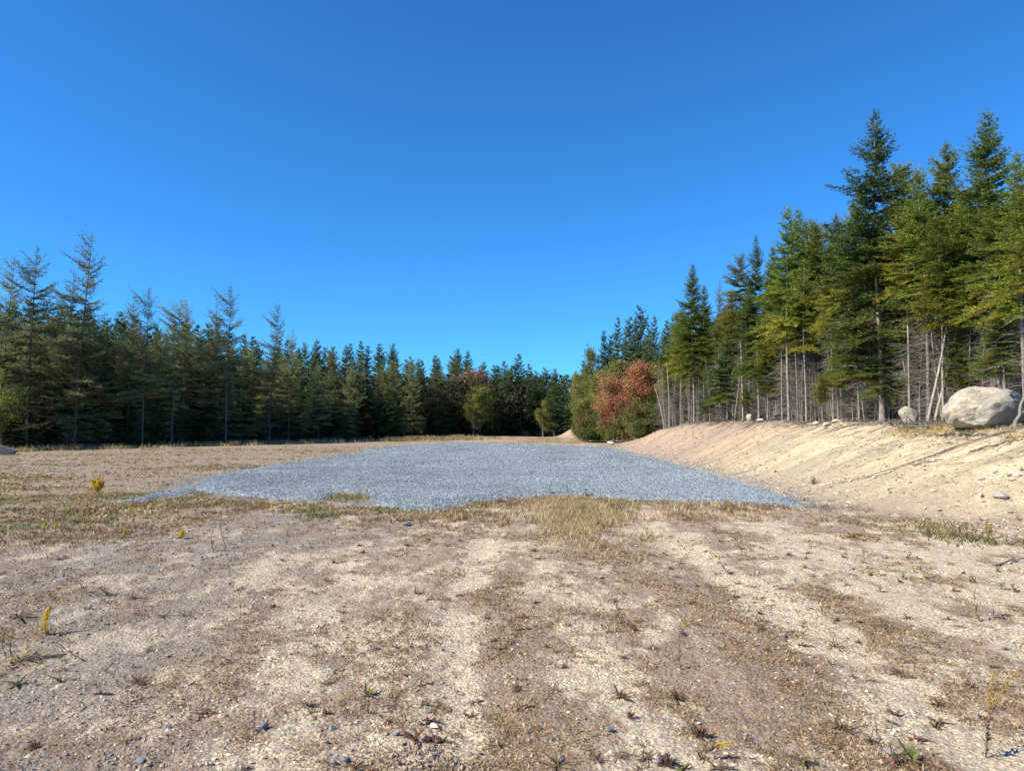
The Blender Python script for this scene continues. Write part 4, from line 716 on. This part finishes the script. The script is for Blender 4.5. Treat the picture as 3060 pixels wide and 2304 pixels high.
while cnt < 250:
    r = math.exp(rng.uniform(math.log(3.5), math.log(10.5))); a = R(rng.uniform(-37, 37)); x, y = r * math.sin(a), r * math.cos(a)
    px = rng.random(); dn = .35 + .65 * (x > 1.8) + .3 * float(vnoise(x, y, 1.0, 81) > .55)
    if rng.random() > dn or x > toe(y) - .2: continue
    i = int(rng.choice([0, 1, 2, 3, 4, 5, 6, 7], p=[.19, .16, .14, .10, .07, .08, .12, .14])); weed(x, y, i, rng.uniform(.6, 1.25) * (1 + .04 * r), LAB[WV[i][0]] + ', ' + CELL(x, y), WV[i][0] + ' weeds dotted over the dirt'); cnt += 1
for px, py, i, s, lab in [(1245, 2205, 4, 2.1, 'large red-leaved weed at the bottom, arching over clods'), (1320, 2195, 3, 1.3, 'green-leaved weed right of the large red one'), (1280, 2142, 4, 1.3, 'dark red weed above the large red-leaved one'), (325, 1780, 3, 1.9, 'bushy green weed at left between brown patches'), (400, 1790, 1, 1.8, 'dark dried weed right of the bushy green one'), (262, 1775, 5, 1.8, 'orange-brown weed left of the bushy green one'), (490, 1848, 3, 1.6, 'flat green weed left of the pale dirt'), (50, 2045, 3, 1.7, 'green weed with dark shadow at the left edge'), (180, 2035, 3, 1.5, 'yellow-green flat weed near the left edge'), (60, 1850, 1, 2.6, 'brown matted weed patch at the left edge'), (55, 1975, 5, 2.8, 'straw and green clump at the left edge'), (110, 1965, 5, 2.0, 'dry straw clump right of the green one at left'), (430, 2045, 6, 1.6, 'dark creeping weed with a long runner at left'), (300, 2075, 4, 1.5, 'reddish weed left of the creeping one'), (1670, 2290, 6, 1.7, 'dark star-shaped weed at the bottom middle'), (1990, 2275, 7, 2.0, 'dense grey-brown weed beside the round stone'), (2090, 2200, 7, 1.9, 'dark purple-brown weed below the pale patch'), (1855, 2090, 1, 1.7, 'brown weed with an upright leaf in the middle right'), (2020, 2095, 7, 1.8, 'brown grassy weed on pale dirt'), (1925, 2260, 6, 1.5, 'thin dark weed left of the round stone'), (2690, 2010, 6, 1.8, 'low dark weed on the pale right dirt'), (2800, 2095, 7, 1.8, 'flat brown weed with wide leaves at the right'), (2640, 1876, 6, 1.9, 'long dark runner weed on pale dirt'), (2730, 2275, 3, 1.7, 'green weed with one bright leaf at lower right'), (2400, 2280, 3, 1.5, 'small green and brown weed at lower right'), (2040, 2285, 3, 1.5, 'pale green narrow-leaved sprout at the bottom'), (1280, 1795, 3, 1.0, 'small yellow-green seedling in the middle dirt'), (1430, 1675, 3, .9, 'lone green seedling before the dry grass'), (1860, 1572, 3, 2.2, 'dark green leafy weed beside the dry grass'), (180, 1670, 6, 1.8, 'dark weed with red leaf in the left dirt')]:
    x, y = flat(px, py); weed(x, y, i, s, lab, None)
def plant(name, base, top, label, cat, stemc=(.16, .10, .07), leafc=None, flower=None, fl=.25, nleaf=14, leafL=.05, bushy=0, seed=0, fw=.022, r0=.003):
    bx, by = base; x, y = flat(bx, by) if bx < 2320 or by > 1640 else hit(bx, by); z = Hs(x, y); T = at(top[0], top[1], y); d = T - np.array([x, y, z]); o = empty(name, (x, y, z - .004)); r = np.random.default_rng(seed)
    h = np.linalg.norm(d); s = np.linspace(0, 1, 9)[:, None]; bend = np.array([-d[2], 0, d[0]]) * .12; stems = [d * s + bend * np.sin(s * 3.1) + r.normal(0, .006 * h, (9, 3)) * s]
    for q in range(bushy): a = r.random() * 6.28; e = d * r.uniform(.6, 1) + np.array([math.cos(a), math.sin(a), 0]) * h * r.uniform(.15, .5); stems.append(e * s + r.normal(0, .01 * h, (9, 3)) * s)
    tb = [tube(P, np.linspace(r0, r0 * .5, 9), 5) for P in stems]; V, F = jt(tb); obj('stem', mesh('stem', V, F, np.tile(stemc, (len(V), 1)), True), M_stem, o)
    if leafc is not None:
        X = []
        for P in stems:
            for q in range(nleaf):
                t = r.uniform(.03, .97 - (fl if flower is not None else 0)); p = np.array([np.interp(t, s[:, 0], P[:, c]) for c in range(3)]); X.append(leafblade(p, r.random() * 6.28, r.uniform(.0, .9), leafL * r.uniform(.6, 1.2) * (1.2 - .6 * t), leafL * .22, .4 * r.random(), np.array(leafc) * r.uniform(.65, 1.35)))
        obj('leaves', mesh('leaves', *join(X)), M_leaf, o)
    if flower is not None:
        X = []
        for P in stems:
            m = int(260 * fl * 2); t = 1 - fl * r.random(m) ** .9; p = np.stack([np.interp(t, s[:, 0], P[:, c]) for c in range(3)], 1); p += r.normal(0, fw, (m, 3)) * (.25 + (1 - t) / fl)[:, None] * .8
            c = np.array(flower) * r.uniform(.7, 1.15, (m, 1)); X.append(chunks(p, fw * r.uniform(.25, .55, m), c, 1.0, r))
        obj('flower', mesh('flower', *join(X)), M_flower, o)
    return tag(o, label, cat)
YL = (.78, .56, .03); OR = (.48, .33, .06); GL = (.10, .12, .04); DK = (.10, .07, .05)
GOLD = [((140, 1893), (150, 1812), 'bright yellow goldenrod in full bloom at the lower left', YL, .85, 0, .020), ((38, 1965), (46, 1878), 'small orange-yellow goldenrod right of its twin by the left edge', OR, .25, 0, .009), ((20, 1965), (12, 1890), 'small fading goldenrod closest to the left edge', OR, .28, 0, .009),
        ((1700, 1716), (1694, 1630), 'thin goldenrod with a tiny yellow tip below the dry grass', YL, .06, 0, .009), ((1857, 1862), (1858, 1736), 'tall straight goldenrod stalk standing on a pale patch', YL, .16, 0, .008), ((2182, 1714), (2148, 1650), 'short goldenrod leaning left on pale dirt', YL, .2, 0, .012), ((2035, 2000), (2076, 1822), 'dark stalked goldenrod casting a long thin shadow', YL, .34, 0, .009),
        ((2088, 2270), (2195, 2218), 'goldenrod leaning far right with a bright yellow head', YL, .42, 0, .011), ((2945, 2242), (3052, 1992), 'big brown-leaved goldenrod at the lower right corner', OR, .42, 1, .013), ((292, 1470), (292, 1428), 'bushy yellow goldenrod in the field at left', YL, .6, 8, .04), ((312, 1462), (311, 1414), 'single goldenrod spike right of the bushy yellow one', YL, .45, 0, .022),
        ((136, 1600), (134, 1562), 'goldenrod beside the silvery weed at left', YL, .5, 0, .018), ((170, 1595), (170, 1560), 'little goldenrod right of the silvery weed', YL, .4, 0, .018), ((240, 1515), (239, 1490), 'short yellow goldenrod in the left field belt', YL, .4, 0, .018), ((264, 1518), (264, 1486), 'goldenrod spike right of the short one in the belt', YL, .5, 0, .016), ((391, 1540), (392, 1514), 'goldenrod by the sliver tip of the gravel', YL, .5, 0, .016), ((375, 1612), (375, 1583), 'low goldenrod in the grey dirt below the gravel tip', YL, .5, 0, .02),
        ((543, 1612), (543, 1582), 'round yellow goldenrod head over dark leaves', YL, .55, 1, .022), ((640, 1650), (640, 1574), 'thin goldenrod with a yellow spike left of the taller stalk', YL, .3, 0, .012), ((676, 1640), (677, 1492), 'tall thin goldenrod stalk before the weed belt', OR, .3, 0, .010), ((633, 1425), (632, 1378), 'orange-topped goldenrod at the left corner of the pad', OR, .2, 0, .03), ((818, 1545), (818, 1500), 'goldenrod spike in the belt below the pad edge', YL, .5, 0, .018), ((1100, 1478), (1102, 1442), 'yellowing goldenrod on the green hump at the pad edge', YL, .5, 0, .02), ((2955, 1612), (2952, 1552), 'yellow-leaved weed at the foot of the bank on the right', OR, .6, 1, .02), ((860, 1600), (861, 1578), 'tiny yellow-green sprout on pale dirt', YL, .3, 0, .01)]
for q, (b, t, lab, c, fl, bu, fw) in enumerate(GOLD):
    dist = flat(*b)[1]; plant('goldenrod', b, t, lab, 'goldenrod', flower=c, fl=fl, bushy=bu, seed=300 + q, fw=fw, leafc=DK if b[1] > 1640 else GL, nleaf=16 if b[1] > 1640 else 10, leafL=.045 if b[1] > 1800 else .06, r0=.0028 if dist < 9 else .005)
GP = [((1075, 1482), (1074, 1432), 'tall green weed on the hump at the pad edge', GL, 3), ((1638, 1486), (1636, 1432), 'tall bluish green weed at the pad edge', (.12, .16, .06), 3), ((1700, 1484), (1698, 1446), 'green weed right of the tallest one on the pad edge', (.12, .16, .07), 3), ((1752, 1488), (1752, 1456), 'thin green weed rightmost on the pad edge', (.12, .16, .06), 2), ((2930, 1862), (2922, 1740), 'tall narrow green stalk in the right dirt', (.20, .23, .05), 0),
      ((2318, 1440), (2318, 1408), 'dark grassy weed on the lower bank near the gravel', GL, 3), ((2430, 1448), (2436, 1424), 'dark green tuft half way along the bank foot', (.12, .11, .04), 6), ((2660, 1480), (2658, 1452), 'thin weed on the bank right of the dark tuft', GL, 0), ((535, 1366), (535, 1350), 'green and yellow weed in the far left field', (.22, .22, .05), 4), ((405, 1385), (404, 1368), 'bright green low weed in the far left field', (.20, .24, .05), 5), ((40, 1375), (41, 1345), 'leafy weed near the left edge of the field', (.22, .23, .06), 2), ((150, 1408), (150, 1388), 'pale green weed in the left field', (.25, .27, .08), 3), ((24, 1400), (23, 1375), 'yellow-green weed below the leafy one at the left edge', (.25, .24, .06), 2),
      ((1955, 1395), (1936, 1397), 'lime green sprout on the right side of the gravel', (.3, .36, .06), 3), ((1815, 1385), (1812, 1380), 'dark green weed flat on the gravel', GL, 6), ((1483, 1455), (1484, 1448), 'small dark weed on the gravel near its front edge', GL, 4), ((1735, 1400), (1735, 1394), 'tiny yellow sprout in the gravel', (.4, .38, .08), 2), ((1960, 1376), (1962, 1370), 'small green sprout at the right edge of the gravel', (.2, .28, .06), 3)]
for q, (b, t, lab, c, bu) in enumerate(GP): plant('green_weed', b, t, lab, 'weed', leafc=c, bushy=bu, seed=400 + q, nleaf=16, leafL=.07, r0=.003, stemc=(.16, .15, .06))
SW = 'small yellow-green seedlings in the right dirt'
for q, (px, py) in enumerate([(2597, 1722), (2703, 1735), (2750, 1708), (2985, 1712), (3025, 1682), (2850, 1770), (2632, 1768), (2990, 1765), (3030, 1770), (2715, 1675), (2765, 1730), (2900, 1745), (2420, 1635), (2580, 1660), (3040, 1560), (2930, 1560)]):
    plant('seedling', (px, py), (px + 2, py - rng.uniform(16, 34)), ['yellow-green seedling on the pale right dirt'][0], 'seedling', leafc=[(.26, .28, .06), (.20, .24, .05), (.30, .22, .06)][q % 3], bushy=2, seed=500 + q, nleaf=8, leafL=.05, r0=.003, stemc=(.18, .16, .06))['group'] = SW
MG = [((105, 1582), 'silvery green matted weed clump at left', (.36, .40, .27), 14, .12), ((2725, 1580), 'green creeping mat at the foot of the bank', (.20, .21, .06), 16, .15), ((2855, 1608), 'darker green mat right of the first one', (.14, .17, .05), 12, .13), ((2950, 1622), 'grey-green mat nearest the right edge', (.15, .17, .07), 12, .12), ((1045, 1492), 'bright green grassy hump at the pad edge', (.22, .27, .05), 14, .16), ((1235, 1500), 'small green weed on the gravel edge', (.13, .20, .05), 7, .12), ((1440, 1510), 'dull green mat where the gravel ends', (.15, .17, .06), 8, .1), ((235, 1530), 'dark green mat left of the gravel sliver', (.11, .14, .04), 10, .1), ((250, 1565), 'dark leafy clump below the left mat', (.09, .12, .04), 8, .12), ((25, 1530), 'dark green mat at the left edge', (.12, .15, .04), 12, .1), ((2570, 1608), 'rusty orange dead conifer sprig mat on the right dirt', (.27, .13, .055), 14, .05), ((960, 1545), 'small dark green mat in the belt before the pad', (.13, .16, .05), 9, .1), ((930, 1525), 'yellow-green mat in the belt before the pad', (.28, .29, .07), 13, .1)]
for q, ((px, py), lab, c, k, L_) in enumerate(MG):
    x, y = hit(px, py) if px > 2400 else flat(px, py); r = np.random.default_rng(600 + q); n = k * 34; X = r.normal(0, L_ * k * .19, n); Y_ = r.normal(0, L_ * 2.4, n); kk = fbm(X + q, Y_, L_ * 1.6, 3, q) > .47; X, Y_ = X[kk], Y_[kk]; n = len(X)
    V, F, C = blades(np.stack([X, Y_, H(X + x, Y_ + y) - Hs(x, y)], 1), L_ * r.uniform(.4, 1, n), .014 * r.uniform(.6, 1.5, n), r.uniform(.3, 1.3, n), (np.array(c) * .7 + np.array((.20, .15, .07)) * .3) * r.uniform(.45, 1.3, (n, 1)), r); tag(obj('weed_mat', mesh('weed_mat', V, F, C), M_grass, None, (x, y, Hs(x, y))), lab, 'weed mat', kind='stuff')
def deadtwig(px, py, qx, qy, lab, seed, r0=.004):
    x, y = flat(px, py); z = Hs(x, y); T = at(qx, qy, y); r = np.random.default_rng(seed); s = np.linspace(0, 1, 10)[:, None]; e = T - np.array([x, y, z]); h = np.linalg.norm(e); P = e * s + r.normal(0, .025 * h, (10, 3)); P[0] = 0; L = [tube(P, np.linspace(r0, r0 * .4, 10), 5)]
    for q in range(9): k = r.integers(1, 9); a = r.normal(0, 1, 3); a[2] = abs(a[2]) * .5; L.append(tube(P[k] + a / np.linalg.norm(a) * h * r.uniform(.05, .2) * np.linspace(0, 1, 3)[:, None], [r0 * .5, r0 * .4, r0 * .2], 4))
    tag(obj('dead_stalk', mesh('dead_stalk', *jt(L)), M_barkdark, None, (x, y, z)), lab, 'stalk')
for q, a in enumerate([(250, 1972, 165, 1912, 'crooked dark dead stalk leaning left at the lower left'), (1625, 1520, 1600, 1470, 'short dead stalk before the dry grass'), (2640, 2265, 2615, 2150, 'upright reddish dead stalk at lower right'), (2670, 2262, 2660, 2220, 'short twiggy stalk right of the reddish one'), (420, 1685, 465, 1620, 'thin dead stalk leaning right in the left dirt'), (2970, 1850, 2965, 1800, 'small dark twiggy stalk at the right'), (2330, 2303, 2325, 2255, 'thin dry stalk at the bottom right of centre'), (1985, 1365, 1960, 1328, 'thin bare stalk on the far slope by the gravel')]): deadtwig(*a, 700 + q)
print('objects', len(bpy.data.objects))
